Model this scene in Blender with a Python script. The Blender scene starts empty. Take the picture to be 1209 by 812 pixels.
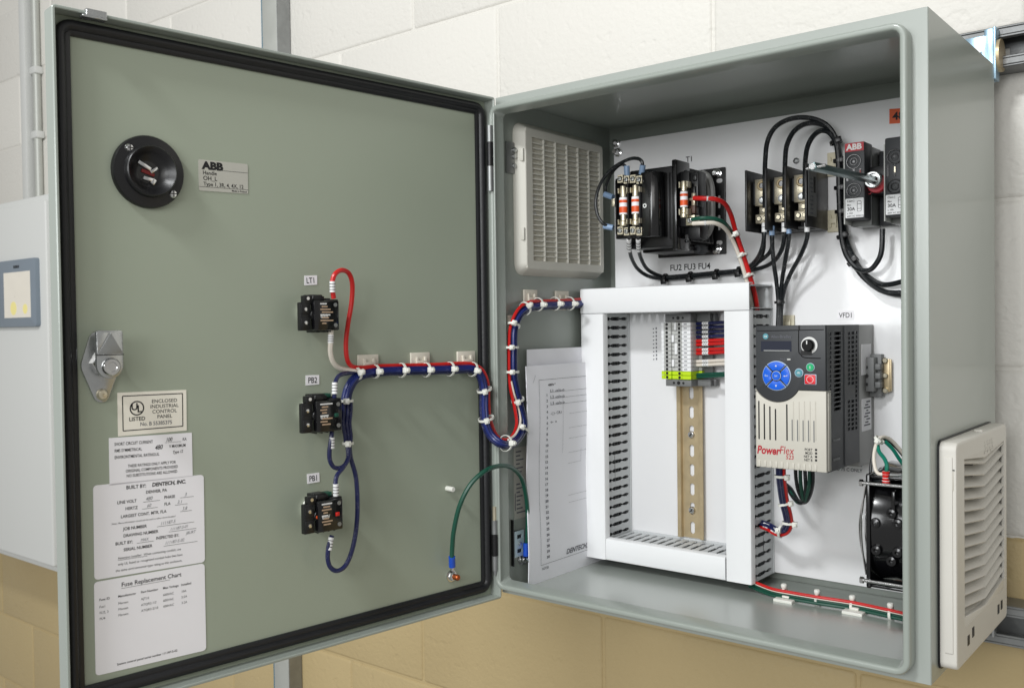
import bpy, bmesh, math, random
from mathutils import Vector, Matrix, Quaternion
from mathutils.geometry import tessellate_polygon
random.seed(7)
S = bpy.context.scene
COL = S.collection
V = Vector
# ------------------------------------------------------------------ camera
CAM = V((0.6840792, -0.81907665, 0.30398865))
YAW, PIT, ROL, FPX, PW, PH = -0.68194, -0.02008, -0.01369, 1110.89, 1209.0, 812.0
cF = V((math.sin(YAW) * math.cos(PIT), math.cos(YAW) * math.cos(PIT), math.sin(PIT)))
_r = cF.cross(V((0, 0, 1))).normalized()
_u = _r.cross(cF)
cR = math.cos(ROL) * _r + math.sin(ROL) * _u
cU = -math.sin(ROL) * _r + math.cos(ROL) * _u
cd = bpy.data.cameras.new('camera')
cam = bpy.data.objects.new('camera', cd)
COL.objects.link(cam)
m = Matrix.Identity(4)
for i in range(3):
    m[i][0], m[i][1], m[i][2], m[i][3] = cR[i], cU[i], -cF[i], CAM[i]
cam.matrix_world = m
cd.sensor_width = 36.0
cd.lens = FPX * 36.0 / PW
cd.clip_start, cd.clip_end = 0.02, 100
cd.dof.use_dof = True
cd.dof.focus_distance = 0.98
cd.dof.aperture_fstop = 16.0
S.camera = cam
# ------------------------------------------------------------------ world and lamps
w = bpy.data.worlds.new('World')
S.world = w
w.use_nodes = True
bg = w.node_tree.nodes['Background']
bg.inputs[0].default_value = (1.0, 0.995, 0.965, 1)
bg.inputs[1].default_value = 0.42


def lamp(name, loc, aim, sx, sy, power, col=(1, 1, 1)):
    l = bpy.data.lights.new(name, 'AREA')
    l.shape = 'RECTANGLE'
    l.size, l.size_y, l.energy, l.color = sx, sy, power, col
    o = bpy.data.objects.new(name, l)
    COL.objects.link(o)
    o.location = loc
    o.rotation_euler = (V(aim) - V(loc)).to_track_quat('-Z', 'Y').to_euler()
    return o


lamp('ceiling_lamp', (0.2, -2.0, 2.0), (0.2, 0.1, 0.25), 0.42, 0.2, 42, (0.97, 0.99, 1.0))
lamp('front_fill', (0.45, -2.5, 0.72), (0.2, 0.1, 0.25), 1.3, 0.7, 29, (0.97, 0.99, 1.0))  # added soft fill from the front, brightens the cabinet interior
lamp('side_fill', (1.0, -1.8, 0.9), (0.1, 0.1, 0.25), 0.9, 0.6, 6, (1.0, 0.98, 0.95))  # added weak fill from the right, lifts the door and the sheets
lamp('window_lamp', (-0.92, -2.5, 0.92), (0.15, 0.1, 0.3), 0.8, 0.22, 6, (0.97, 0.99, 1.0))
S.view_settings.view_transform = 'Standard'
S.view_settings.look = 'None'
S.view_settings.exposure = -0.2
S.view_settings.gamma = 1.0

# ------------------------------------------------------------------ materials
def lin(c):
    c = c / 255.0
    return c / 12.92 if c <= 0.04045 else ((c + 0.055) / 1.055) ** 2.4


def mat(name, rgb, rough=0.5, metal=0.0, var=0.05, vs=30.0, bump=0.0, bs=300.0, coat=0.0, spec=0.5, trans=0.0, dirt=0.0, emit=None, detail=4.0, rv=0.06, cr=0.08):
    mt = bpy.data.materials.new(name)
    mt.use_nodes = True
    nt = mt.node_tree
    b = nt.nodes['Principled BSDF']
    c = tuple(lin(x) for x in rgb)
    tc = nt.nodes.new('ShaderNodeTexCoord')
    nz = nt.nodes.new('ShaderNodeTexNoise')
    nz.inputs['Scale'].default_value = vs
    nz.inputs['Detail'].default_value = detail
    nt.links.new(tc.outputs['Object'], nz.inputs['Vector'])
    mx = nt.nodes.new('ShaderNodeMix')
    mx.data_type = 'RGBA'
    mx.inputs[6].default_value = tuple(x * (1 - var) for x in c) + (1,)
    mx.inputs[7].default_value = tuple(min(1, x * (1 + var)) for x in c) + (1,)
    nt.links.new(nz.outputs['Fac'], mx.inputs[0])
    nt.links.new(mx.outputs[2], b.inputs['Base Color'])
    mr = nt.nodes.new('ShaderNodeMapRange')
    mr.inputs['To Min'].default_value = max(0.02, rough - rv)
    mr.inputs['To Max'].default_value = min(1, rough + rv)
    nt.links.new(nz.outputs['Fac'], mr.inputs['Value'])
    nt.links.new(mr.outputs[0], b.inputs['Roughness'])
    b.inputs['Metallic'].default_value = metal
    b.inputs['Specular IOR Level'].default_value = spec
    b.inputs['Coat Weight'].default_value = coat
    b.inputs['Coat Roughness'].default_value = cr
    if trans:
        b.inputs['Transmission Weight'].default_value = trans
    if emit:
        b.inputs['Emission Color'].default_value = c + (1,)
        b.inputs['Emission Strength'].default_value = emit
    if bump:
        n2 = nt.nodes.new('ShaderNodeTexNoise')
        n2.inputs['Scale'].default_value = bs
        n2.inputs['Detail'].default_value = 3
        nt.links.new(tc.outputs['Object'], n2.inputs['Vector'])
        bp = nt.nodes.new('ShaderNodeBump')
        bp.inputs['Strength'].default_value = bump
        bp.inputs['Distance'].default_value = 0.001
        nt.links.new(n2.outputs['Fac'], bp.inputs['Height'])
        nt.links.new(bp.outputs[0], b.inputs['Normal'])
        if coat:
            nt.links.new(bp.outputs[0], b.inputs['Coat Normal'])
    return mt


PAINT = mat('grey_powder_paint', (150, 157, 150), 0.33, var=0.02, vs=6, bump=0.05, bs=420, spec=0.5, coat=0.25)
PAINTG = mat('lit_floor_paint', (158, 164, 158), 0.3, var=0.02, vs=6, bump=0.04, bs=300, coat=0.9, cr=0.26)  # copy of the grey paint, lighter and glossier to brighten the floor
PANEL = mat('door_inner_paint', (157, 165, 148), 0.36, var=0.035, vs=7, rv=0.16, detail=6.0, bump=0.05, bs=420, spec=0.4)
WHITEPL = mat('glossy_white_enamel', (236, 236, 237), 0.10, var=0.012, vs=7, bump=0.10, bs=38, spec=0.5)
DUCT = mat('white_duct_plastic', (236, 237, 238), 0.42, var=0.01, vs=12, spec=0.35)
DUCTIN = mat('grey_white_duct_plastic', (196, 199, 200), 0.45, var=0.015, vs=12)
RUBBER = mat('black_rubber', (20, 21, 24), 0.42, var=0.2, vs=60, bump=0.15, bs=300)
BLACK = mat('black_plastic', (19, 19, 21), 0.36, var=0.2, vs=50, bump=0.08, bs=500)
GLOSSB = mat('gloss_black_plastic', (14, 14, 16), 0.16, var=0.2, vs=40, bump=0.04, bs=120, coat=0.3)
DGREY = mat('charcoal_plastic', (52, 54, 57), 0.48, var=0.08, vs=60, bump=0.12, bs=900)
MGREY = mat('mid_grey_plastic', (112, 113, 113), 0.5, var=0.05, vs=40, bump=0.05, bs=500)
LGREY = mat('light_grey_plastic', (188, 189, 186), 0.5, var=0.04, vs=40)
SINK = mat('heatsink_aluminium', (140, 140, 138), 0.42, 0.55, var=0.06, vs=50)
BEIGE = mat('warm_grey_plastic', (199, 195, 184), 0.45, var=0.02, vs=30, bump=0.05, bs=700)
VENTM = mat('beige_vent_plastic', (208, 205, 197), 0.5, var=0.025, vs=24, bump=0.05, bs=600)
VENTIN = mat('cream_filter_plastic', (206, 204, 194), 0.48, var=0.03, vs=24)
FILTD = mat('shaded_filter_mesh', (52, 49, 42), 0.9, var=0.2, vs=300)  # filter mesh coloured dark for the shade between the louvres
FILTER = mat('filter_mesh', (208, 203, 186), 0.9, var=0.12, vs=380, bump=0.4, bs=500)
ZINC = mat('bright_zinc', (188, 190, 190), 0.26, 0.92, var=0.12, vs=120, bump=0.08, bs=260)
ZINCD = mat('dull_zinc', (138, 139, 138), 0.36, 0.85, var=0.2, vs=90, bump=0.1, bs=240)
ZBLUE = mat('blue_zinc_plate', (150, 178, 196), 0.32, 0.7, var=0.18, vs=60)
CHROME = mat('chrome_steel', (214, 214, 214), 0.14, 1.0, var=0.1, vs=90)
BRASS = mat('yellow_zinc', (194, 176, 142), 0.38, 0.5, var=0.2, vs=70, bump=0.05, bs=200)
COPPER = mat('copper_nut', (176, 92, 52), 0.32, 0.8, var=0.15, vs=90)
GALV = mat('galvanised_steel', (150, 152, 152), 0.42, 0.75, var=0.22, vs=70, bump=0.1, bs=160)
GALVL = mat('pale_galvanised_steel', (190, 192, 186), 0.5, 0.35, var=0.12, vs=30)
GALVM = mat('shaded_galvanised_steel', (112, 113, 113), 0.4, 0.75, var=0.3, vs=60, bump=0.15, bs=160)  # galvanised steel darkened for the shade behind the cabinet
GALVD = mat('dark_galvanised_steel', (64, 65, 66), 0.42, 0.8, var=0.3, vs=60, bump=0.15, bs=160)
PAPER = mat('white_paper', (243, 243, 248), 0.85, var=0.012, vs=14, bump=0.05, bs=60, spec=0.2)
LABEL = mat('white_label', (240, 238, 241), 0.6, var=0.02, vs=40, spec=0.3)
SILVLAB = mat('silver_label', (190, 189, 180), 0.4, 0.25, var=0.04, vs=40)
CREAML = mat('cream_label', (238, 233, 220), 0.55, var=0.02, vs=40)
INK = mat('black_ink', (22, 22, 24), 0.7, var=0.1, vs=80)
GINK = mat('faded_grey_ink', (98, 99, 106), 0.8, var=0.1, vs=80)
WHINK = mat('white_print', (222, 222, 220), 0.6)
TANINK = mat('tan_print', (176, 150, 124), 0.6, var=0.3, vs=300)
TIEW = mat('white_nylon', (228, 228, 220), 0.38, var=0.03, vs=60, spec=0.4)
MOUNTM = mat('ivory_nylon', (216, 210, 196), 0.5, var=0.04, vs=60)
MOUNTY = mat('aged_ivory_nylon', (206, 199, 174), 0.5, var=0.06, vs=60)
WBLUE = mat('blue_insulation', (24, 38, 104), 0.32, var=0.12, vs=90)
WNAVY = mat('navy_insulation', (24, 30, 74), 0.32, var=0.12, vs=90)
WRED = mat('red_insulation', (196, 28, 26), 0.34, var=0.1, vs=90)
WWHITE = mat('white_insulation', (222, 214, 202), 0.36, var=0.04, vs=90)
WGREEN = mat('green_insulation', (18, 74, 58), 0.34, var=0.12, vs=90)
WTEAL = mat('teal_insulation', (14, 116, 96), 0.34, var=0.1, vs=90)
WBLACK = mat('black_insulation', (20, 24, 27), 0.34, var=0.15, vs=90)
FERR = mat('pale_blue_ferrule', (134, 160, 192), 0.4, var=0.06, vs=80)
FERB = mat('blue_terminal', (24, 78, 190), 0.3, var=0.06, vs=80)
SLEEVE = mat('white_marker_sleeve', (226, 226, 226), 0.45)
ORANGE = mat('orange_label', (214, 84, 24), 0.5, var=0.04)
FUSEO = mat('orange_fuse_label', (222, 88, 40), 0.45, var=0.05)
REDL = mat('red_print', (176, 28, 44), 0.45, var=0.05)
REDB = mat('red_button', (216, 36, 46), 0.35, var=0.04)
GREENB = mat('green_button', (30, 170, 110), 0.35, var=0.04)
TEALB = mat('teal_button', (84, 146, 158), 0.35, var=0.04)
BLUEB = mat('blue_button', (20, 96, 216), 0.32, var=0.04)
BTNEDGE = mat('pale_button_rim', (186, 204, 222), 0.4)
LIMEM = mat('yellow_green_plastic', (190, 222, 24), 0.42, var=0.05)
DISP = mat('display_glass', (40, 44, 58), 0.12, var=0.05, coat=0.4)
REDMUT = mat('dark_red_plastic', (120, 26, 24), 0.4)
ROPE = mat('clear_red_lens', (200, 30, 24), 0.2, coat=0.4)
CLEARG = mat('smoky_side_plastic', (112, 114, 112), 0.3, var=0.1, vs=50)
SHAFTM = mat('dark_zinc_shaft', (92, 112, 112), 0.3, 0.7, var=0.1, vs=60)
CABP = mat('pale_cabinet_paint', (214, 215, 212), 0.45, var=0.012, vs=4)
SCREENF = mat('blue_grey_bezel', (126, 137, 148), 0.4, var=0.04)
SCREEN = mat('cream_screen', (214, 208, 196), 0.3, emit=0.25)
SCREENY = mat('yellow_screen_icon', (226, 214, 140), 0.3, emit=0.25)
COILW = mat('white_coil_wrap', (150, 150, 148), 0.45, var=0.12, vs=40)
NICK = mat('nickel_brass', (214, 205, 182), 0.3, 0.8, var=0.15, vs=90)
TAN = None


def speck(mt, amt=0.68):
    nt = mt.node_tree
    b = nt.nodes['Principled BSDF']
    old = b.inputs['Base Color'].links[0].from_socket
    tc = [n for n in nt.nodes if n.type == 'TEX_COORD'][0]
    vo = nt.nodes.new('ShaderNodeTexVoronoi')
    vo.inputs['Scale'].default_value = 950
    nt.links.new(tc.outputs['Object'], vo.inputs['Vector'])
    n2 = nt.nodes.new('ShaderNodeTexNoise')
    n2.inputs['Scale'].default_value = 150
    nt.links.new(tc.outputs['Object'], n2.inputs['Vector'])
    lt = nt.nodes.new('ShaderNodeMath')
    lt.operation = 'LESS_THAN'
    lt.inputs[1].default_value = 0.26
    nt.links.new(vo.outputs['Distance'], lt.inputs[0])
    gt = nt.nodes.new('ShaderNodeMath')
    gt.operation = 'GREATER_THAN'
    gt.inputs[1].default_value = 0.53
    nt.links.new(n2.outputs['Fac'], gt.inputs[0])
    mu = nt.nodes.new('ShaderNodeMath')
    mu.operation = 'MULTIPLY'
    nt.links.new(lt.outputs[0], mu.inputs[0])
    nt.links.new(gt.outputs[0], mu.inputs[1])
    m2 = nt.nodes.new('ShaderNodeMath')
    m2.operation = 'MULTIPLY'
    m2.inputs[1].default_value = amt
    nt.links.new(mu.outputs[0], m2.inputs[0])
    mx = nt.nodes.new('ShaderNodeMix')
    mx.data_type = 'RGBA'
    nt.links.new(m2.outputs[0], mx.inputs[0])
    nt.links.new(old, mx.inputs[6])
    mx.inputs[7].default_value = (0.62, 0.62, 0.62, 1)
    nt.links.new(mx.outputs[2], b.inputs['Base Color'])


for q_ in (WNAVY, WBLACK):
    speck(q_, 0.28)


def wall_mat(name, zsplit):
    mt = mat(name, (226, 223, 216), 0.55, var=0.02, vs=3, bump=1.0, bs=130, spec=0.4)
    nt = mt.node_tree
    b = nt.nodes['Principled BSDF']
    old = b.inputs['Base Color'].links[0].from_socket
    tc = [n for n in nt.nodes if n.type == 'TEX_COORD'][0]
    sp = nt.nodes.new('ShaderNodeSeparateXYZ')
    nt.links.new(tc.outputs['Object'], sp.inputs[0])
    nz = nt.nodes.new('ShaderNodeTexNoise')
    nz.inputs['Scale'].default_value = 60
    nt.links.new(tc.outputs['Object'], nz.inputs['Vector'])
    ad = nt.nodes.new('ShaderNodeMath')
    ad.operation = 'MULTIPLY_ADD'
    ad.inputs[1].default_value = 0.006
    nt.links.new(nz.outputs['Fac'], ad.inputs[0])
    nt.links.new(sp.outputs['Z'], ad.inputs[2])
    gt = nt.nodes.new('ShaderNodeMath')
    gt.operation = 'GREATER_THAN'
    gt.inputs[1].default_value = zsplit + 0.003
    nt.links.new(ad.outputs[0], gt.inputs[0])
    mx = nt.nodes.new('ShaderNodeMix')
    mx.data_type = 'RGBA'
    nt.links.new(gt.outputs[0], mx.inputs[0])
    n3 = nt.nodes.new('ShaderNodeTexNoise')
    n3.inputs['Scale'].default_value = 5
    n3.inputs['Detail'].default_value = 6
    nt.links.new(tc.outputs['Object'], n3.inputs['Vector'])
    m3 = nt.nodes.new('ShaderNodeMix')
    m3.data_type = 'RGBA'
    nt.links.new(n3.outputs['Fac'], m3.inputs[0])
    m3.inputs[6].default_value = (lin(186), lin(165), lin(122), 1)
    m3.inputs[7].default_value = (lin(198), lin(178), lin(133), 1)
    nt.links.new(m3.outputs[2], mx.inputs[6])
    nt.links.new(old, mx.inputs[7])
    nt.links.new(mx.outputs[2], b.inputs['Base Color'])
    # pits of the cast block
    vo = nt.nodes.new('ShaderNodeTexNoise')
    vo.inputs['Scale'].default_value = 45
    vo.inputs['Detail'].default_value = 2
    nt.links.new(tc.outputs['Object'], vo.inputs['Vector'])
    rp = nt.nodes.new('ShaderNodeMapRange')
    rp.inputs['From Min'].default_value = 0.26
    rp.inputs['From Max'].default_value = 0.40
    nt.links.new(vo.outputs['Fac'], rp.inputs['Value'])
    bp0 = [n for n in nt.nodes if n.type == 'BUMP'][0]
    bp = nt.nodes.new('ShaderNodeBump')
    bp.inputs['Strength'].default_value = 0.5
    bp.inputs['Distance'].default_value = 0.0012
    nt.links.new(rp.outputs[0], bp.inputs['Height'])
    nt.links.new(bp0.outputs[0], bp.inputs['Normal'])
    nt.links.new(bp.outputs[0], b.inputs['Normal'])
    return mt


# ------------------------------------------------------------------ frames: right, up, outward (towards the viewer)
W, D, H = 0.462756, 0.2324805, 0.56007
HX, HY, T = 0.00935655, -0.0119511, 0.0153909
PY, WY = 0.213, 0.284
ANG = 1.69977


class Frame:
    def __init__(s, o, r, u, n):
        s.o, s.r, s.u, s.n = V(o), V(r), V(u), V(n)
        s.m = Matrix.Identity(4)
        for i in range(3):
            s.m[i][0], s.m[i][1], s.m[i][2], s.m[i][3] = s.r[i], s.u[i], s.n[i], s.o[i]
        s.inv = s.m.inverted()

    def px(s, x, y, n=0.0):          # where the sight line of a picture point meets the plane at height n
        d = cF + cR * ((x - PW / 2) / FPX) + cU * ((PH / 2 - y) / FPX)
        o = s.o + s.n * n
        p = CAM + d * ((o - CAM).dot(s.n) / d.dot(s.n))
        return s.inv @ p

    def rect(s, x0, y0, x1, y1, n=0.0):
        a = s.px(x0, (y0 + y1) / 2, n); b = s.px(x1, (y0 + y1) / 2, n)
        c = s.px((x0 + x1) / 2, y0, n); d = s.px((x0 + x1) / 2, y1, n)
        return a.x, d.y, b.x, c.y     # r0,u0,r1,u1

    def world(s, p):
        return s.m @ V(p)


du = V((math.cos(ANG), -math.sin(ANG), 0))
dn = V((math.sin(ANG), math.cos(ANG), 0))
if dn.dot(CAM - V((HX, HY, 0))) < 0:
    dn = -dn
DOOR = Frame(V((HX, HY, 0)) - dn * T, -du, (0, 0, 1), dn)
PLATE = Frame((0, PY, 0), (1, 0, 0), (0, 0, 1), (0, -1, 0))
FRONT = Frame((0, 0, 0), (1, 0, 0), (0, 0, 1), (0, -1, 0))
LEFT = Frame((0.0015, 0, 0), (0, 1, 0), (0, 0, 1), (1, 0, 0))
RIGHT = Frame((W, 0, 0), (0, 1, 0), (0, 0, 1), (1, 0, 0))
FLOORF = Frame((0, 0, 0.0015), (1, 0, 0), (0, 1, 0), (0, 0, 1))
WALL = Frame((0, WY, 0), (1, 0, 0), (0, 0, 1), (0, -1, 0))


# ------------------------------------------------------------------ mesh builder
class MB:
    def __init__(s):
        s.bm = bmesh.new()
        s.mats = []
        s.mi = 0
        s.X = None

    def m(s, material):
        if material not in s.mats:
            s.mats.append(material)
        s.mi = s.mats.index(material)
        return s

    def add(s, b2):
        if s.X is not None:
            bmesh.ops.transform(b2, matrix=s.X, verts=b2.verts)
        for f in b2.faces:
            f.material_index = s.mi
        me = bpy.data.meshes.new('t')
        b2.to_mesh(me)
        b2.free()
        s.bm.from_mesh(me)
        bpy.data.meshes.remove(me)
        return s

    def box(s, a, b, bev=0.0, seg=2, rot=None):
        a, b = V(a), V(b)
        c = (a + b) / 2
        d = V((abs(b.x - a.x), abs(b.y - a.y), abs(b.z - a.z)))
        b2 = bmesh.new()
        bmesh.ops.create_cube(b2, size=1)
        bmesh.ops.scale(b2, vec=d, verts=b2.verts)
        if bev:
            bmesh.ops.bevel(b2, geom=b2.edges[:], offset=min(bev, min(d) * 0.45), segments=seg, profile=0.5, affect='EDGES')
        mt = Matrix.Translation(c)
        if rot is not None:
            mt = mt @ rot.to_4x4()
        bmesh.ops.transform(b2, matrix=mt, verts=b2.verts)
        return s.add(b2)

    def lathe(s, o, axis, prof, n=24, smooth=True):   # prof: (radius, height) list
        q = V(axis).normalized().to_track_quat('Z', 'Y').to_matrix()
        o = V(o)
        b2 = bmesh.new()
        rings = []
        for r, h in prof:
            if r < 1e-7:
                rings.append([b2.verts.new(o + q @ V((0, 0, h)))])
            else:
                rings.append([b2.verts.new(o + q @ V((r * math.cos(2 * math.pi * k / n), r * math.sin(2 * math.pi * k / n), h))) for k in range(n)])
        for A, B in zip(rings, rings[1:]):
            for k in range(n):
                k2 = (k + 1) % n
                vs = [A[k % len(A)], A[k2 % len(A)], B[k2 % len(B)], B[k % len(B)]]
                u = []
                for v in vs:
                    if v not in u:
                        u.append(v)
                if len(u) > 2:
                    f = b2.faces.new(u)
                    f.smooth = smooth
        bmesh.ops.recalc_face_normals(b2, faces=b2.faces)
        return s.add(b2)

    def cyl(s, o, axis, r, h, n=20, bev=0.0):
        if bev:
            return s.lathe(o, axis, [(0, 0), (r, 0), (r, h - bev), (r - bev, h), (0, h)], n)
        return s.lathe(o, axis, [(0, 0), (r, 0), (r, h), (0, h)], n)

    def tube(s, pts, r, n=8, cap=True, closed=False):
        pts = [V(p) for p in pts]
        b2 = bmesh.new()
        N = len(pts)
        tang = []
        for i in range(N):
            if closed:
                t = pts[(i + 1) % N] - pts[i - 1]
            else:
                t = pts[min(i + 1, N - 1)] - pts[max(i - 1, 0)]
            tang.append(t.normalized())
        up = V((0, 0, 1)) if abs(tang[0].z) < 0.9 else V((1, 0, 0))
        x = up.cross(tang[0]).normalized()
        rings = []
        for i in range(N):
            if i:
                x = (tang[i - 1].rotation_difference(tang[i])) @ x
            x = (x - tang[i] * x.dot(tang[i])).normalized()
            y = tang[i].cross(x)
            rr = r[i] if isinstance(r, (list, tuple)) else r
            rings.append([b2.verts.new(pts[i] + (x * math.cos(2 * math.pi * k / n) + y * math.sin(2 * math.pi * k / n)) * rr) for k in range(n)])
        pairs = list(zip(rings, rings[1:])) + ([(rings[-1], rings[0])] if closed else [])
        for A, B in pairs:
            for k in range(n):
                f = b2.faces.new((A[k], A[(k + 1) % n], B[(k + 1) % n], B[k]))
                f.smooth = True
        if cap and not closed:
            b2.faces.new(rings[0][::-1])
            b2.faces.new(rings[-1])
        return s.add(b2)

    def prism(s, poly, n0, n1, bev=0.0):   # poly in (r,u), extruded n0..n1
        b2 = bmesh.new()
        vs = [b2.verts.new((p[0], p[1], n0)) for p in poly]
        f = b2.faces.new(vs)
        r = bmesh.ops.extrude_face_region(b2, geom=[f])
        nv = [e for e in r['geom'] if isinstance(e, bmesh.types.BMVert)]
        bmesh.ops.translate(b2, vec=(0, 0, n1 - n0), verts=nv)
        bmesh.ops.recalc_face_normals(b2, faces=b2.faces)
        if bev:
            es = [e for e in b2.edges if all(abs(v.co.z - n1) < 1e-7 for v in e.verts)]
            bmesh.ops.bevel(b2, geom=es, offset=bev, segments=2, profile=0.5, affect='EDGES')
        return s.add(b2)

    def ring(s, r0, u0, r1, u1, rad, prof, seg=6, closedprof=True):   # sweep prof [(outward, n)] round a rounded rectangle
        path = rrect(r0, u0, r1, u1, rad, seg)
        b2 = bmesh.new()
        rows = []
        N = len(path)
        for i in range(N):
            p, nrm = path[i]
            rows.append([b2.verts.new((p[0] + nrm[0] * a, p[1] + nrm[1] * a, h)) for a, h in prof])
        M = len(prof)
        for i in range(N):
            A, B = rows[i], rows[(i + 1) % N]
            for k in range(M if closedprof else M - 1):
                f = b2.faces.new((A[k], B[k], B[(k + 1) % M], A[(k + 1) % M]))
                f.smooth = True
        bmesh.ops.recalc_face_normals(b2, faces=b2.faces)
        return s.add(b2)

    def grid(s, xs, ys, inside, thick, fn=None):   # perforated sheet: cells where inside(x,y) is a hole are left out
        b2 = bmesh.new()
        d = {}
        def vv(i, j):
            if (i, j) not in d:
                d[(i, j)] = b2.verts.new((xs[i], ys[j], 0))
            return d[(i, j)]
        for i in range(len(xs) - 1):
            for j in range(len(ys) - 1):
                if not inside((xs[i] + xs[i + 1]) / 2, (ys[j] + ys[j + 1]) / 2):
                    b2.faces.new((vv(i, j), vv(i + 1, j), vv(i + 1, j + 1), vv(i, j + 1)))
        g = b2.faces[:]
        if thick:
            r = bmesh.ops.extrude_face_region(b2, geom=g, use_keep_orig=True)
            nv = [e for e in r['geom'] if isinstance(e, bmesh.types.BMVert)]
            bmesh.ops.translate(b2, vec=(0, 0, -thick), verts=nv)
            bmesh.ops.recalc_face_normals(b2, faces=b2.faces)
        if fn:
            for v in b2.verts:
                v.co = V(fn(v.co))
            bmesh.ops.recalc_face_normals(b2, faces=b2.faces)
        return s.add(b2)

    def text(s, body, r, u, size, n, align='LEFT', sx=1.0, shear=0.0, rot=0.0, bold=0.012, spacing=1.0):
        cu = bpy.data.curves.new('t', 'FONT')
        cu.body = body
        cu.size = size
        cu.align_x = align
        cu.shear = shear
        cu.offset = bold * size
        cu.space_character = spacing
        cu.resolution_u = 3
        ob = bpy.data.objects.new('t', cu)
        me = bpy.data.meshes.new_from_object(ob)
        bpy.data.objects.remove(ob)
        bpy.data.curves.remove(cu)
        b2 = bmesh.new()
        b2.from_mesh(me)
        bpy.data.meshes.remove(me)
        bmesh.ops.transform(b2, matrix=Matrix.Translation((r, u, n)) @ Matrix.Rotation(rot, 4, 'Z') @ Matrix.Diagonal((sx, 1, 1, 1)), verts=b2.verts)
        return s.add(b2)

    def build(s, name, parent, material=None, frame=None, sharp=40, label=None):
        """frame coordinates (r,u,n) -> a mesh object under parent"""
        me = bpy.data.meshes.new(name)
        if frame is not None:
            bmesh.ops.transform(s.bm, matrix=frame.m, verts=s.bm.verts)
        o = bpy.data.objects.new(name, me)
        if parent is not None:
            bmesh.ops.transform(s.bm, matrix=WM[parent.name].inverted(), verts=s.bm.verts)
        s.bm.to_mesh(me)
        s.bm.free()
        for mt in (s.mats or [material]):
            me.materials.append(mt)
        try:
            me.set_sharp_from_angle(angle=math.radians(sharp))
        except Exception:
            pass
        COL.objects.link(o)
        if parent is not None:
            o.parent = parent
            WM[o.name] = WM[parent.name].copy()
        else:
            WM[o.name] = Matrix.Identity(4)
        if label:
            o['label'] = label
        return o


WM = {}


def rrect(r0, u0, r1, u1, rad, seg=6):
    out = []
    for cx, cy, a0 in ((r1 - rad, u1 - rad, 0), (r0 + rad, u1 - rad, 90), (r0 + rad, u0 + rad, 180), (r1 - rad, u0 + rad, 270)):
        for k in range(seg + 1):
            a = math.radians(a0 + 90.0 * k / seg)
            out.append(((cx + rad * math.cos(a), cy + rad * math.sin(a)), (math.cos(a), math.sin(a))))
    return out


def rpoly(r0, u0, r1, u1, rad, seg=4):
    return [p for p, _ in rrect(r0, u0, r1, u1, rad, seg)]


def arc(cx, cy, r, a0, a1, n):
    return [(cx + r * math.cos(math.radians(a0 + (a1 - a0) * k / n)), cy + r * math.sin(math.radians(a0 + (a1 - a0) * k / n))) for k in range(n + 1)]


def thing(name, label, cat, frame, base, group=None):
    o = bpy.data.objects.new(name, None)
    o.empty_display_size = 0.01
    COL.objects.link(o)
    o.matrix_world = frame.m @ Matrix.Translation(V(base))
    WM[o.name] = frame.m @ Matrix.Translation(V(base))
    tag(o, label, cat, group)
    return o


def tag(o, label, cat, group=None):
    o['label'] = label
    o['category'] = cat
    if group:
        o['group'] = group
    return o


def recentre(o):
    """move a single-mesh thing's origin to its middle"""
    me = o.data
    c = sum((v.co for v in me.vertices), V()) / max(1, len(me.vertices))
    me.transform(Matrix.Translation(-c))
    o.location = o.location + c
    WM[o.name] = Matrix.Translation(o.location)
    return o


def solo(mb, name, label, cat, frame=None, group=None, material=None, sharp=40):
    o = mb.build(name, None, material, frame, sharp)
    recentre(o)
    return tag(o, label, cat, group)


def smooth(pts, k=8):
    """Catmull-Rom through world points"""
    pts = [V(p) for p in pts]
    P = [pts[0] * 2 - pts[1]] + pts + [pts[-1] * 2 - pts[-2]]
    out = []
    for i in range(1, len(P) - 2):
        a, b, c, d = P[i - 1:i + 3]
        for j in range(k):
            t = j / k
            out.append(0.5 * ((2 * b) + (c - a) * t + (2 * a - 5 * b + 4 * c - d) * t * t + (3 * b - a - 3 * c + d) * t ** 3))
    out.append(pts[-1])
    return out


def path(frame, pts):
    """points (px, py, n[, frame]) -> world points"""
    out = []
    for p in pts:
        f = p[3] if len(p) > 3 else frame
        out.append(f.world(f.px(p[0], p[1], p[2])))
    return out


def pxm(p):
    return FPX / (V(p) - CAM).dot(cF)


def wire_mb(frame, pts, wpx, material, mb=None, k=7, n=8):
    P = path(frame, pts)
    r = wpx / 2 / pxm(P[len(P) // 2])
    mb = mb or MB()
    mb.m(material).tube(smooth(P, k), r, n)
    return mb


def sleeve(frame, a, b, wpx, parent=None, material=None, marks=3):
    """marker sleeve on a wire between two picture points; returns a builder"""
    A, B = path(frame, [a, b])
    r = wpx / 2 / pxm(A)
    mb = MB()
    mb.m(material or SLEEVE)
    d = B - A
    mb.lathe(A, d, [(0, 0), (r, 0), (r, d.length), (0, d.length)], 12)
    if marks:
        mb.m(INK)
        for k in range(marks):
            t = (k + 1.0) / (marks + 1)
            mb.lathe(A + d * (t - 0.03), d, [(r * 1.02, 0), (r * 1.03, 0), (r * 1.03, d.length * 0.055), (r * 1.02, d.length * 0.055)], 12)
    return mb

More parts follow.
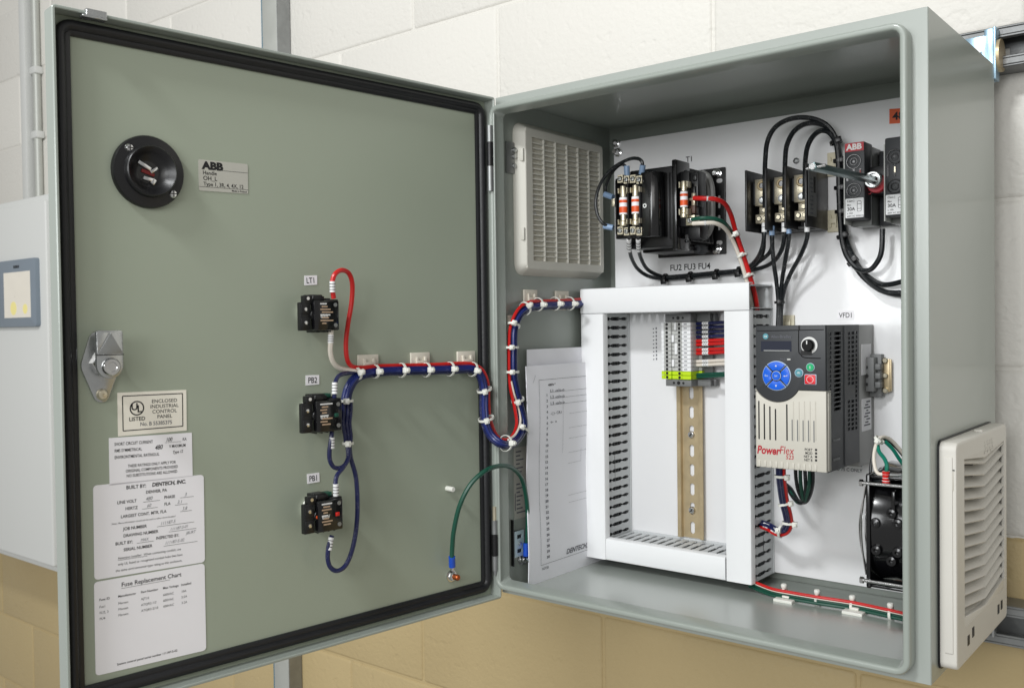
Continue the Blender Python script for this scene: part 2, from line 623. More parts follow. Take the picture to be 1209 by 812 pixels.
# ================================================================== SETTING
def build_wall():
    mb = MB()
    mt = wall_mat('painted_block', 0.0716)
    mb.m(mt)
    BH, BL, z0, x0 = 0.1788, 0.3576, -0.286, -0.0536
    g = 0.0016
    for c in range(-4, 8):
        za, zb = z0 + BH * c, z0 + BH * (c + 1)
        if c == 1:
            zb = 0.0716
        off = x0 + (BL / 2 if c % 2 else 0)
        for k in range(-9, 7):
            xa = off + BL * k
            mb.box((xa + g / 2, WY, za + g / 2), (xa + BL - g / 2, WY + 0.04, zb - g / 2), 0.006, 3)
    mb.box((-4, WY + 0.0026, -1.2), (3, WY + 0.06, 1.3))
    o = mb.build('wall', None)
    o['kind'] = 'structure'


build_wall()


def strut(name, label, p0, p1, openside, width, depth, material, group=None, slots=0, lips=True):
    """slotted channel from p0 to p1; built along local u, open/slotted face towards openside"""
    p0, p1 = V(p0), V(p1)
    ax = (p1 - p0).normalized()
    n = V(openside).normalized()
    r = ax.cross(n)
    fr = Frame(p0, r, ax, n)
    L = (p1 - p0).length
    t = thing(name, label, 'strut', fr, (0, 0, 0), group)
    mb = MB().m(material)
    h, th = width / 2, 0.0025
    mb.box((-h, 0, 0), (-h + th, L, depth), 0.0008, 1)
    mb.box((h - th, 0, 0), (h, L, depth), 0.0008, 1)
    if slots:
        ys = [0.0]
        holes = []
        y = slots * 0.4
        while y + slots * 0.6 < L:
            holes.append((y, y + slots * 0.55))
            y += slots
        cell = sorted(set([0.0, L] + [q for hh in holes for q in hh]))
        mb.grid([-h + th, -0.0065, 0.0065, h - th], cell, lambda x, yy: abs(x) < 0.0065 and any(a < yy < b for a, b in holes), th,
                lambda c: (c.x, c.y, th + c.z))
    else:
        mb.box((-h + th, 0, 0), (h - th, L, th))
    if lips:
        for s_ in (-1, 1):
            mb.box((s_ * (h - th), 0, depth - 0.0025), (s_ * (h - 0.009), L, depth - 0.0002), 0.0006, 1)
            mb.box((s_ * (h - 0.009), 0, depth - 0.008), (s_ * (h - 0.0115), L, depth - 0.0002), 0.0006, 1)
    mb.build('channel', t, None, fr)
    return t, fr


strut('strut_channel', 'slotted steel channel, coloured dark for shade, running along the wall behind the top of the cabinet', (0.9, WY - 0.001, 0.5805), (-0.05, WY - 0.001, 0.5805), (0, -1, 0), 0.042, 0.036, GALVM, slots=0.046)
strut('strut_channel', 'galvanised channel on the tan wall behind the bottom of the cabinet', (0.9, WY - 0.001, -0.0125), (-0.05, WY - 0.001, -0.0125), (0, -1, 0), 0.042, 0.036, GALV)
t_, f_ = strut('strut_channel', 'upright double galvanised channel on the wall behind the open door', (-0.748, WY - 0.001, -1.2), (-0.748, WY - 0.001, 1.3), (0, -1, 0), 0.044, 0.03, GALV)
MB().m(GALVL).box((-0.0215, 0, 0.028), (0.0215, 2.5, 0.0305), 0.0015, 2).build('face', t_, None, f_)
MB().m(mat('blue_grey_paint', (84, 118, 136), 0.5)).box((-0.050, 0, 0), (-0.036, 2.5, 0.012), 0.001, 1).build('blue_strip', t_, None, f_)
MB().m(CABP).box((-0.034, 0, 0), (-0.026, 2.5, 0.02), 0.001, 1).build('side_channel', t_, None, f_)
t_ = thing('conduit', 'pale painted conduit standing above the pale cabinet at far left', 'conduit', WALL, (-1.75, 0.6, 0))
MB().m(CABP).box((-1.772, 0.59, 0), (-1.742, 1.3, 0.03), 0.004).m(GALVL).tube([(-1.722, 0.59, 0.010), (-1.722, 1.3, 0.010)], 0.010, 14).build('pipe', t_, None, WALL)
for z in (0.795, 0.955):
    MB().m(CABP).box((-1.738, z - 0.009, 0), (-1.706, z + 0.009, 0.0215), 0.003).build('clamp', t_, None, WALL)

# pale cabinet at far left
LC = Frame((0, 0.1, 0), (1, 0, 0), (0, 0, 1), (0, -1, 0))
t_ = thing('control_cabinet', 'pale grey wall cabinet with a touchscreen, cut by the left edge', 'cabinet', LC, (-1.5, -0.203, -0.18))
MB().m(CABP).box((-1.95, -0.203, -0.18), (-1.255, 0.592, 0), 0.008, 3).build('body', t_, None, LC)
MB().m(CABP).box((-1.93, -0.185, -0.001), (-1.285, 0.575, 0.014), 0.004, 3).build('door', t_, None, LC)
a, b, c, d = LC.rect(-8, 307, 44, 386, 0.02)
sc = MB().m(SCREENF).prism(rpoly(a, b, c, d, 0.006), 0.014, 0.024, 0.002).build('touchscreen', t_, None, LC)
a, b, c, d = LC.rect(5, 321, 36, 375, 0.024)
q = MB().m(SCREEN).box((a, b, 0.0235), (c, d, 0.0246))
q.m(SCREENY).lathe((a + (c - a) * .36, b + 0.02, 0.0244), (0, 0, 1), [(0, 0), (0.0145, 0), (0.0145, 0.0005), (0, 0.0005)], 24)
q.lathe((a + (c - a) * .80, b + 0.018, 0.0244), (0, 0, 1), [(0, 0), (0.0105, 0), (0.0105, 0.0005), (0, 0.0005)], 24)
q.build('display', sc, None, LC)
q = MB().m(INK)
for k in range(4):
    q.box(((a + c) / 2 - 0.014 + 0.007 * k, d + 0.008, 0.0238), ((a + c) / 2 - 0.009 + 0.007 * k, d + 0.014, 0.0243))
q.build('mark', sc, None, LC)

# ================================================================== ENCLOSURE
enc = thing('electrical_enclosure', 'grey steel electrical enclosure with its wide door swung open', 'enclosure', FRONT, (W / 2, 0, -D / 2))
th = 0.0015
mb = MB().m(PAINT)
# shell: outer box with thickness, five sides, rounded corner edges
mb.box((0, 0, -D), (th, H, 0), 0.0006, 1).box((W - th, 0, -D), (W, H, 0), 0.0006, 1)
mb.box((th, 0, -D), (W - th, th, 0), 0.0006, 1).box((th, H - th, -D), (W - th, H, 0), 0.0006, 1)
mb.box((th, th, -D), (W - th, H - th, -D + th))
mb.m(PAINTG).box((th + .0005, th, -D + th + .0005), (W - th - .0005, th + .0006, -.0016))
# front flange
fx0, fx1, fz0_, fz1_ = 0.0012 + 0.006, 0.4503 - 0.006, 0.0078 + 0.006, 0.5482 - 0.006
mb.grid([0.0005, fx0, fx1, W - 0.0005], [0.0005, fz0_, fz1_, H - 0.0005], lambda x, y: fx0 < x < fx1 and fz0_ < y < fz1_, 0.0015, lambda c: (c.x, c.y, c.z + 0.0004))
body = mb.build('body', enc, None, FRONT, 30)
# rolled sealing lip round the opening
mb = MB().m(PAINT)
L0, L1, Z0, Z1 = 0.0012, 0.4503, 0.0078, 0.5482
mb.ring(L0, Z0, L1, Z1, 0.013, [(0, 0.0002), (0, 0.0135), (-0.0008, 0.0152), (-0.0018, 0.0158), (-0.0044, 0.0158), (-0.0056, 0.015), (-0.0062, 0.0135), (-0.0068, 0.005), (-0.0078, -0.001), (-0.0078, -0.0025), (-0.0062, -0.0018), (-0.003, 0.0002)], 8)
mb.build('sealing_lip', enc, None, FRONT, 35)
# back plate with turned edges
mb = MB().m(WHITEPL).box((0.0195, 0.0135, -0.003), (W - 0.0195, 0.538, 0), 0.0012, 2)
bp_ = mb.build('back_plate', enc, None, PLATE)
st = MB()
for (px, py) in ((727, 169), (729, 180)):
    p = PLATE.px(px, py, 0.004)
    st.m(CHROME).lathe((p.x, p.y, 0), (0, 0, 1), [(0, 0), (0.0055, 0), (0.0055, 0.0035), (0.0035, 0.0042), (0.0035, 0.011), (0.0026, 0.0125), (0, 0.0125)], 6 if py < 175 else 14, py > 175)
st.build('mounting_nut', bp_, None, PLATE)

# door pan
DW, DZ0, DZ1 = 0.4648, 0.5572 - 0.5596, 0.5572
mb = MB().m(PANEL).box((-DW + 0.002, DZ0 + 0.002, -0.0016), (-0.002, DZ1 - 0.002, 0))
mb.m(PAINT).ring(-DW, DZ0, 0, DZ1, 0.003, [(0, -0.0016), (0, T - 0.0008), (-0.0008, T), (-0.0022, T), (-0.0028, T - 0.0008), (-0.0028, 0.0001), (-0.0028, -0.0016)], 3)
door = mb.build('door', enc, None, DOOR, 30)
ms, mt_, mb_ = 0.02408 * .735, 0.02485 * .735, 0.02692 * .735
gx0, gx1, gz0, gz1 = -DW + ms, -ms, DZ0 + mb_, DZ1 - mt_
# foam gasket: outer bead and flat inner strip
MB().m(RUBBER).ring(gx0, gz0, gx1, gz1, 0.0015, [(0, 0.0001), (0, 0.0022), (0.0012, 0.003), (0.004, 0.0032), (0.005, 0.005), (0.0072, 0.0066), (0.0098, 0.0066), (0.0118, 0.005), (0.0126, 0.003), (0.0126, 0.0001)], 6).build('gasket', door, None, DOOR, 50)
# stiffener clip on the top flange
a = DOOR.px(100, 12, T); b = DOOR.px(125, 16, T)
MB().m(ZINC).box((a.x, DZ1 - 0.0055, T - 0.006), (b.x, DZ1 + 0.0012, T + 0.003), 0.0006, 1).box((a.x - 0.003, DZ1 - 0.006, T - 0.004), (b.x, DZ1 - 0.004, T + 0.0036), 0.0005, 1).build('top_clip', door, None, DOOR)
# white spacer post
p = DOOR.px(532, 577, 0.006)
MB().m(TIEW).cyl((p.x, p.y, 0), (0, 0, 1), 0.0028, 0.011, 14, 0.0006).build('spacer_post', door, None, DOOR)
# grounding stud
p = DOOR.px(535, 680, 0.004)
g_ = MB()
g_.m(CHROME).lathe((p.x, p.y, 0), (0, 0, 1), [(0, 0), (0.0065, 0), (0.0065, 0.0016), (0.0045, 0.002), (0, 0.002)], 20)
g_.m(CHROME).lathe((p.x, p.y, 0.002), (0, 0, 1), [(0, 0), (0.005, 0), (0.005, 0.0035), (0.004, 0.0042), (0, 0.0042)], 6, False)
g_.m(COPPER).lathe((p.x, p.y, 0.0062), (0, 0, 1), [(0, 0), (0.0032, 0), (0.0032, 0.006), (0.0024, 0.007), (0, 0.007)], 12)
g_.build('grounding_stud', door, None, DOOR)

# latch on the door
def lrot(cx, cy, pts):
    return [(cx + x, cy + y) for x, y in pts]


a = DOOR.px(118, 428, 0.0)
cx, cy = a.x, a.y
# measured plate outline: rounded head above, tapering to a small foot
pl = arc(cx + 0.0005, cy + 0.016, 0.0105, 30, 150, 8) + arc(cx - 0.003, cy - 0.002, 0.0125, 165, 200, 4) + arc(cx, cy - 0.026, 0.0065, 200, 340, 8) + arc(cx + 0.003, cy - 0.002, 0.0125, -20, 15, 4)
mb = MB().m(ZINC).prism(pl, 0.0002, 0.0024, 0.0006)
lat = mb.build('latch_plate', door, None, DOOR)
mb = MB().m(ZINC).prism([(cx - 0.0080, cy + 0.0262), (cx + 0.0105, cy + 0.0262), (cx + 0.0118, cy + 0.0248)] + arc(cx + .0012, cy - .002, .0106, 0, -180, 12) + [(cx - 0.0094, cy + 0.0248)], 0.016, 0.0192, 0.0009)
mb.m(ZINC).prism([(cx - 0.0092, cy + 0.0075), (cx - 0.0092, cy + 0.0248), (cx + 0.0006, cy + 0.0248)], 0.0192, 0.0199, 0.0003)
mb.m(GALV).prism([(cx - 0.0085, cy + 0.0075), (cx + 0.0115, cy + 0.0075), (cx + 0.0018, cy + 0.0242)], 0.0192, 0.0197, 0.0002)
mb.m(GALVD).box((cx - 0.0095, cy + 0.0062, 0.0190), (cx + 0.012, cy + 0.0070, 0.0194))
mb.build('latch_cam', door, None, DOOR)
mb = MB().m(CHROME).lathe((cx, cy, 0.0024), (0, 0, 1), [(0, 0), (0.0098, 0), (0.0098, 0.007), (0.008, 0.0085), (0.007, 0.0136), (0, 0.0136)], 6, False)
mb.m(CHROME).lathe((cx + 0.001, cy - 0.003, 0.0192), (0, 0, 1), [(0, 0), (0.0072, 0), (0.0072, 0.003), (0.0062, 0.0045), (0.004, 0.0045), (0.0036, 0.0036), (0, 0.0036)], 24)
mb.build('latch_nut', door, None, DOOR)
mb = MB().m(NICK).lathe((cx, cy - 0.026, 0.0024), (0, 0, 1), [(0, 0), (0.0046, 0), (0.0046, 0.0018), (0.0034, 0.0034), (0.0012, 0.0036), (0.001, 0.0026), (0, 0.0026)], 20)
mb.build('latch_screw', door, None, DOOR)

# hinges
def hinge(x0, ytop, segs):
    p = FRONT.px(x0, ytop, 0.016)
    z = lambda y: FRONT.px(x0, y, 0.016).y
    mb = MB()
    for ya, yb, mt, r in segs:
        mb.m(mt).lathe((p.x, z(yb), 0.0165), (0, 1, 0), [(0, 0), (r, 0.0), (r, z(ya) - z(yb) - 0.0006), (0, z(ya) - z(yb) - 0.0006)], 18)
    mb.m(PAINT).box((p.x - 0.001, z(segs[0][0] + 4), 0.002), (p.x + 0.002, z(segs[-1][1] - 4), 0.0165))
    mb.build('hinge', enc, None, FRONT)


hinge(578.5, 149, [(148, 168, GALV, 0.0034), (168, 196, BLACK, 0.0037), (196, 226, GALV, 0.0034)])
hinge(584, 600, [(597, 616, NICK, 0.0024), (613, 630, GALV, 0.0033), (630, 655, BLACK, 0.0037), (655, 673, GALV, 0.0033), (673, 678, GALV, 0.002)])
# hinge-side strike brackets on the left wall
a, b, c, d = LEFT.rect(598, 168, 611, 205, 0.002)
mb = MB().m(GALV).box((a, b, 0), (c, d, 0.0025), 0.0006).m(ZINC)
for k in (0.25, 0.55, 0.75):
    mb.cyl((a + (c - a) * 0.6, b + (d - b) * k, 0.0025), (0, 0, 1), 0.003, 0.002 + 0.002 * k, 12, 0.0006)
mb.build('clip_bracket', enc, None, LEFT)
a, b, c, d = LEFT.rect(606, 626, 617, 656, 0.002)
mb = MB().m(mat('pale_zinc_plate', (186, 204, 212), 0.45, 0.35, var=0.06))
xs = [a, a + (c - a) * .25, a + (c - a) * .8, c]
zz = [b, b + (d - b) * .14, b + (d - b) * .3, b + (d - b) * .7, b + (d - b) * .86, d]
mb.grid(xs, zz, lambda x, y: xs[1] < x < xs[2] and (zz[1] < y < zz[2] or zz[3] < y < zz[4]), 0.002, lambda v: (v.x, v.y, v.z + 0.0045))
mb.m(ZINC).cyl(((a + c) / 2, (b + d) / 2, 0.004), (0, 0, 1), 0.0022, 0.002, 12)
mb.m(BLACK).box((a - 0.002, b - 0.01, 0.0002), (a - 0.0008, d + 0.014, 0.004))
mb.m(GALVD).box((a, b, 0.0002), (c, d, 0.002))
mb.build('slotted_bracket', enc, None, LEFT)
p = LEFT.px(620, 660, 0.006)
MB().m(CHROME).lathe((p.x, p.y, 0.0002), (0, 0, 1), [(0, 0), (0.007, 0), (0.007, 0.0015), (0.005, 0.002), (0.005, 0.005), (0.003, 0.0056), (0.003, 0.013), (0, 0.013)], 8).build('grounding_bolt', enc, None, LEFT)
# wiring-diagram strip stuck on the left wall, behind the drawings
a, b, c, d = LEFT.rect(606.5, 527, 624, 611, 0.0)
t_ = thing('label', 'faded grey instruction strip on the left inner wall beside the drawings', 'label', LEFT, (a, b, 0))
MB().m(SILVLAB).box((a, b, 0.0002), (c, d, 0.0006)).build('sheet', t_, None, LEFT)
mb = MB().m(GINK)
for k in range(16):
    zc = d - 0.006 - k * 0.0047
    if 5 < k < 8:
        continue
    mb.box((a + 0.004, zc, 0.0006), (a + 0.004 + (0.006 + 0.012 * random.random()), zc + 0.0016, 0.0008))
mb.box((a + 0.001, b + 0.01, 0.0006), (a + 0.0022, b + 0.03, 0.0008))
mb.build('printing', t_, None, LEFT)

# bracket and washer where the enclosure hangs on the top channel
t_ = thing('mounting_bracket', 'blue zinc mounting bracket with yellow washer at the top rear corner of the cabinet', 'bracket', FRONT, (W, 0.57, -D))
mb = MB().m(ZBLUE)
p0 = FRONT.px(1150, 60, -D - 0.002); p1 = FRONT.px(1170, 60, -D - 0.002)
mb.box((W - 0.028, 0.55, -D - 0.006), (W - 0.006, 0.592, -D - 0.003), 0.0008)
mb.box((W - 0.010, 0.545, -D - 0.014), (W - 0.001, 0.598, -D - 0.003), 0.0008)
mb.box((W - 0.001, 0.545, -D - 0.014), (W + 0.002, 0.598, -D + 0.002), 0.0008)
mb.build('plate', t_, None, FRONT)
MB().m(ZINC).lathe((W - 0.018, 0.575, -D - 0.003), (0, 0, 1), [(0, 0), (0.006, 0), (0.006, 0.005), (0, 0.0055)], 6, False).build('bolt', t_, None, FRONT)
MB().m(BRASS).lathe((W + 0.002, 0.571, -D - 0.012), (1, 0, 0), [(0, 0), (0.0165, 0), (0.0165, 0.003), (0, 0.003)], 28).build('washer', t_, None, FRONT)
t_ = thing('mounting_bracket', 'blue zinc bracket peeking out under the vent at the bottom rear corner', 'bracket', FRONT, (W, 0, -D))
mb = MB().m(ZBLUE).box((W - 0.03, -0.012, -D - 0.006), (W - 0.004, 0.012, -D - 0.003), 0.0008).box((W - 0.012, -0.018, -D - 0.012), (W - 0.004, 0.014, -D - 0.003), 0.0008)
mb.m(ZINC).box((W - 0.004, -0.022, -D - 0.012), (W - 0.0015, 0.016, -D + 0.001), 0.0006)
mb.build('plate', t_, None, FRONT)

# ================================================================== ON THE DOOR
# rotary handle base
a = DOOR.px(176, 203, 0.004)
cx, cy = a.x, a.y
e = DOOR.rect(134, 161, 219, 246, 0.004)
R = ((e[2] - e[0]) + (e[3] - e[1])) / 4
t_ = thing('handle_base', 'round black funnel-shaped handle base screwed to the upper door', 'handle base', DOOR, (cx, cy, 0))
MB().m(BLACK).lathe((cx, cy, 0.0002), (0, 0, 1), [(R * .3, 0), (R, 0), (R, 0.0035), (R * .97, 0.005), (R * .78, 0.0058), (R * .72, 0.0062), (R * .70, 0.011), (R * .665, 0.0118), (R * .63, 0.011), (R * .52, 0.006), (R * .36, 0.002), (R * .3, 0.0016)], 48).build('funnel', t_, None, DOOR, 50)
mb = MB().m(GLOSSB).cyl((cx, cy, 0.0003), (0, 0, 1), R * .34, 0.0015, 24)
mb.m(REDMUT).box((cx - R * .2, cy - R * .07, 0.0015), (cx + R * .18, cy + R * .03, 0.003), 0.0005, rot=Matrix.Rotation(-.3, 3, 'Z'))
mb.m(CHROME)
for q in ((-.12, .16, .4, .1, -.5), (.14, .06, .25, .09, .6), (-.02, -.2, .3, .1, -.2), (.12, -.26, .16, .13, .9)):
    mb.box((cx + R * (q[0] - q[2] / 2), cy + R * (q[1] - q[3] / 2), 0.0012), (cx + R * (q[0] + q[2] / 2), cy + R * (q[1] + q[3] / 2), 0.0048), 0.0006, rot=Matrix.Rotation(q[4], 3, 'Z'))
mb.build('socket', t_, None, DOOR)
for px, py in ((153, 174.5), (204.5, 229)):
    p = DOOR.px(px, py, 0.006)
    mb = MB().m(CHROME).lathe((p.x, p.y, 0.005), (0, 0, 1), [(0, 0), (0.0038, 0), (0.0036, 0.001), (0.0026, 0.0022), (0, 0.0026)], 18)
    mb.m(BLACK).box((p.x - 0.0024, p.y - 0.0004, 0.0072), (p.x + 0.0024, p.y + 0.0004, 0.00775)).box((p.x - 0.0004, p.y - 0.0024, 0.0071), (p.x + 0.0004, p.y + 0.0024, 0.0077))
    mb.build('screw', t_, None, DOOR)
p = DOOR.px(154, 226, 0.004)
MB().m(MGREY).cyl((p.x, p.y, 0.0045), (0, 0, 1), 0.0015, 0.0012, 12).build('hole_plug', t_, None, DOOR)


def sticker(name, label, cat, fr, corners, material, rad=0.001, n0=0.00015, th=0.0003, group=None):
    """flat sticker between the four picture corners TL, TR, BR, BL; returns (thing, mapping) where mapping turns 0..1 coordinates (from top left) into frame coordinates"""
    P = [fr.px(x, y, n0 + th) for x, y in corners]
    def mp(x, y):
        a = P[0].lerp(P[1], x); b = P[3].lerp(P[2], x)
        q = a.lerp(b, y)
        return q.x, q.y
    t = thing(name, label, cat, fr, (P[3].x, P[3].y, 0), group)
    w_ = (P[1] - P[0]).length; h_ = (P[3] - P[0]).length
    poly = [mp(x / w_, 1 - y / h_) for x, y in rpoly(0, 0, w_, h_, rad)]
    MB().m(material).prism(poly, n0, n0 + th).build('sheet', t, None, fr)
    ang = math.atan2((P[1] - P[0]).y, (P[1] - P[0]).x)
    return t, mp, w_, h_, ang, n0 + th + 0.0001


def line(mb, mp, x0, y0, x1, y1, wid, n):
    a, b = V(mp(x0, y0)), V(mp(x1, y1))
    d = (b - a); d = V((-d.y, d.x)).normalized() * wid / 2
    return mb.prism([a + d, a - d, b - d, b + d], n - 0.00005, n)


# handle rating sticker
t_, mp, w_, h_, an, n_ = sticker('sticker', 'small grey sticker beside the round handle base', 'sticker', DOOR, [(234, 188), (292.5, 194), (293, 229), (235, 225)], SILVLAB, 0.0015)
mb = MB().m(INK)
x, y = mp(0.08, 0.29); mb.text('ABB', x, y, h_ * .33, n_, rot=an, sx=1.18, bold=.06)
x, y = mp(0.08, 0.47); mb.text('Handle', x, y, h_ * .17, n_, rot=an)
x, y = mp(0.085, 0.65); mb.text('OH_L', x, y, h_ * .19, n_, rot=an)
x, y = mp(0.09, 0.83); mb.text('Type 1, 3R, 4, 4X, 12', x, y, h_ * .175, n_, rot=an, sx=.93)
x, y = mp(0.97, 0.97); mb.text('Made in Finland', x, y, h_ * .085, n_, 'RIGHT', rot=an)
line(mb, mp, .4, .3, 1, .3, 0.0003, n_)
line(mb, mp, 0, .87, 1, .87, 0.0003, n_)
mb.build('printing', t_, None, DOOR)

# listing sticker
t_, mp, w_, h_, an, n_ = sticker('sticker', 'cream listing sticker with black frame below the latch', 'sticker', DOOR, [(138.5, 463.5), (220, 460), (220.5, 508), (139.5, 515)], CREAML, 0.0003)
mb = MB().m(INK)
for q in ((.07, .085, .94, .085), (.07, .885, .94, .885), (.07, .085, .07, .885), (.94, .085, .94, .885)):
    line(mb, mp, *q, 0.0008, n_)
x, y = mp(.27, .38)
r = h_ * .17
mb.ring(x - r, y - r, x + r, y + r, r * .999, [(0, n_ - .00005), (0, n_), (-r * .17, n_), (-r * .17, n_ - .00005)], 10)
x1, y1 = mp(.235, .42); mb.text('U', x1, y1, h_ * .23, n_, 'CENTER', rot=an, bold=.02)
x1, y1 = mp(.305, .475); mb.text('L', x1, y1, h_ * .23, n_, 'CENTER', rot=an, bold=.02)
x1, y1 = mp(.27, .67); mb.text('LISTED', x1, y1, h_ * .125, n_, 'CENTER', rot=an, bold=.02)
for k, tx in enumerate(('ENCLOSED', 'INDUSTRIAL', 'CONTROL', 'PANEL')):
    x1, y1 = mp(.67, .28 + k * .124); mb.text(tx, x1, y1, h_ * .118, n_, 'CENTER', rot=an, sx=1.05, bold=.006)
x1, y1 = mp(.31, .8); mb.m(GINK).text('No. B 55385375', x1, y1, h_ * .125, n_, rot=an, sx=.92)
mb.build('printing', t_, None, DOOR)

# ratings sticker
t_, mp, w_, h_, an, n_ = sticker('sticker', 'white short-circuit rating sticker below the cream listing sticker', 'sticker', DOOR, [(128.5, 517), (226.5, 510.5), (227.5, 562), (129.5, 573)], LABEL, 0.0003)
mb = MB().m(INK)
ln = [('SHORT CIRCUIT CURRENT', .06, .17), ('KA', .88, .165), ('RMS SYMMETRICAL', .06, .31), ('V MAXIMUM', .71, .305), ('ENVIRONTMENTAL RATING:UL', .06, .45)]
for tx, x, y in ln:
    x1, y1 = mp(x, y); mb.text(tx, x1, y1, h_ * .092, n_, rot=an, sx=.74)
for k, tx in enumerate(('THESE RATINGS ONLY APPLY FOR', 'ORIGINAL COMPONENTS PROVIDED', 'NO SUBSTITUTIONS ARE ALLOWED')):
    x1, y1 = mp(.5, .66 + k * .105); mb.text(tx, x1, y1, h_ * .088, n_, 'CENTER', rot=an, sx=.78)
line(mb, mp, .66, .185, .86, .185, .00025, n_)
mb.build('printing', t_, None, DOOR)
mb = MB().m(INK)
for tx, x, y, z_ in (('100', .67, .165, .12), ('480', .535, .325, .14), ('Type 12', .75, .445, .09)):
    x1, y1 = mp(x, y); mb.text(tx, x1, y1, h_ * z_, n_, rot=an + .05, shear=.3, sx=.8)
mb.build('handwriting', t_, None, DOOR)

# builder's plate
t_, mp, w_, h_, an, n_ = sticker('sticker', 'large white builder sticker with handwritten entries above the fuse chart', 'sticker', DOOR, [(110, 573), (240.5, 560), (242, 663), (111.5, 684.5)], LABEL, 0.003)
mb = MB().m(INK)
def T_(tx, x, y, z_, al='LEFT', sx=.95, bold=.004, dz=0.0):
    x1, y1 = mp(x, y)
    a2 = math.atan2(mp(min(1, x + .3), y)[1] - y1, mp(min(1, x + .3), y)[0] - x1) if x < .7 else an
    mb.text(tx, x1, y1, h_ * z_, n_, al, rot=a2 + dz, sx=sx, bold=bold)
T_('BUILT BY:', .28, .075, .054, bold=.02)
x1, y1 = mp(.51, .075); mb.text('DENTECH, INC.', x1, y1, h_ * .058, n_, rot=an, sx=.95, shear=.15, bold=.035)
T_('DENVER, PA', .55, .145, .046, 'CENTER', bold=.02)
T_('LINE VOLT', .2, .225, .046, bold=.018); T_('PHASE', .62, .225, .046, bold=.018)
T_('HERTZ', .27, .3, .046, bold=.018); T_('FLA', .62, .3, .046, bold=.018)
T_('LARGEST CONT. MTR. FLA', .23, .38, .046, bold=.018, sx=.92)
T_('Note: Above information should not be used to select circuit breaker!', .15, .44, .026, sx=.95)
T_('JOB NUMBER', .25, .515, .046, bold=.018); T_('DRAWING NUMBER', .25, .59, .046, bold=.018, sx=.92)
T_('BUILT BY:', .18, .665, .046, bold=.018); T_('INSPECTED BY:', .54, .665, .046, bold=.018, sx=.85)
T_('SERIAL NUMBER', .25, .74, .046, bold=.018)
for q in ((.43, .235, .58, .235), (.77, .235, .9, .235), (.42, .31, .56, .31), (.72, .31, .84, .31), (.77, .39, .88, .39), (.55, .525, .9, .525), (.66, .6, .92, .6), (.37, .675, .52, .675), (.61, .75, .93, .75)):
    line(mb, mp, *q, .0003, n_)
T_('Attention installer:  When connecting conduit, use', .2, .82, .036)
T_('only UL listed or recognized conduit hubs that have', .2, .885, .036)
T_('the same environmental type rating as this enclosure.', .18, .95, .036)
line(mb, mp, .2, .83, .46, .83, .00025, n_)
mb.build('printing', t_, None, DOOR)
mb = MB().m(GINK)
for tx, x, y, z_ in (('480', .45, .222, .055), ('3', .81, .222, .055), ('60', .46, .297, .052), ('3.1', .74, .297, .052), ('3.8', .785, .377, .052), ('111187-5', .58, .512, .05), ('111187-5-01', .67, .587, .045), ('MAX', .4, .662, .045), ('JBURT', .82, .655, .045), ('111187-5-02', .62, .735, .048)):
    x1, y1 = mp(x, y); mb.text(tx, x1, y1, h_ * z_, n_, rot=an + .04, shear=.35, sx=.9, bold=.0)
mb.build('handwriting', t_, None, DOOR)

# fuse chart
t_, mp, w_, h_, an, n_ = sticker('sticker', 'white fuse chart sticker at the bottom of the door', 'sticker', DOOR, [(111, 687), (241.5, 664.5), (243.5, 767), (113, 797.5)], LABEL, 0.003)
mb = MB().m(INK)
x1, y1 = mp(.23, .1); mb.text('Fuse Replacement Chart', x1, y1, h_ * .066, n_, rot=an, sx=1.02)
line(mb, mp, .23, .118, .67, .118, .00025, n_)
rows = [('Fuse ID', 'Manufacturer', 'Part Number', 'Max Voltage', 'Installed'), ('Fus1', 'Mersen', 'AJT10', '600VAC', '10A'), ('FU2, 3', 'Mersen', 'ATQR2-1/2', '600VAC', '2.5A'), ('FU4', 'Mersen', 'ATQR3-2/10', '600VAC', '3.2A')]
for k, rw in enumerate(rows):
    for j, (tx, xx) in enumerate(zip(rw, (.04, .2, .4, .6, .77))):
        x1, y1 = mp(xx, .21 + .064 * k + (.0 if k == 0 else .012)); mb.text(tx, x1, y1, h_ * .036, n_, rot=an, bold=.012 if k == 0 else 0)
x1, y1 = mp(.18, .94); mb.text('System control panel serial number 111187-5-02', x1, y1, h_ * .034, n_, rot=an)
mb.build('printing', t_, None, DOOR)


# device tags on the door
for tx, cs, lb in (('LT1', [(359.5, 325.5), (374.5, 325), (374.5, 336), (359.5, 337)], 'white tag lettered LT1 above the top door switch'),
                   ('PB2', [(361, 443), (377, 442.5), (377, 453.5), (361, 455)], 'white tag lettered PB2 above the middle door switch'),
                   ('PB1', [(362.5, 559.5), (377, 557.5), (377.5, 568.5), (363, 571)], 'white tag lettered PB1 above the lowest door switch')):
    t_, mp, w_, h_, an, n_ = sticker('tag', lb, 'tag', DOOR, cs, LABEL, 0.0003)
    x1, y1 = mp(.5, .8)
    MB().m(INK).text(tx, x1, y1, h_ * .82, n_, 'CENTER', rot=an, sx=.82, bold=.01).build('printing', t_, None, DOOR)


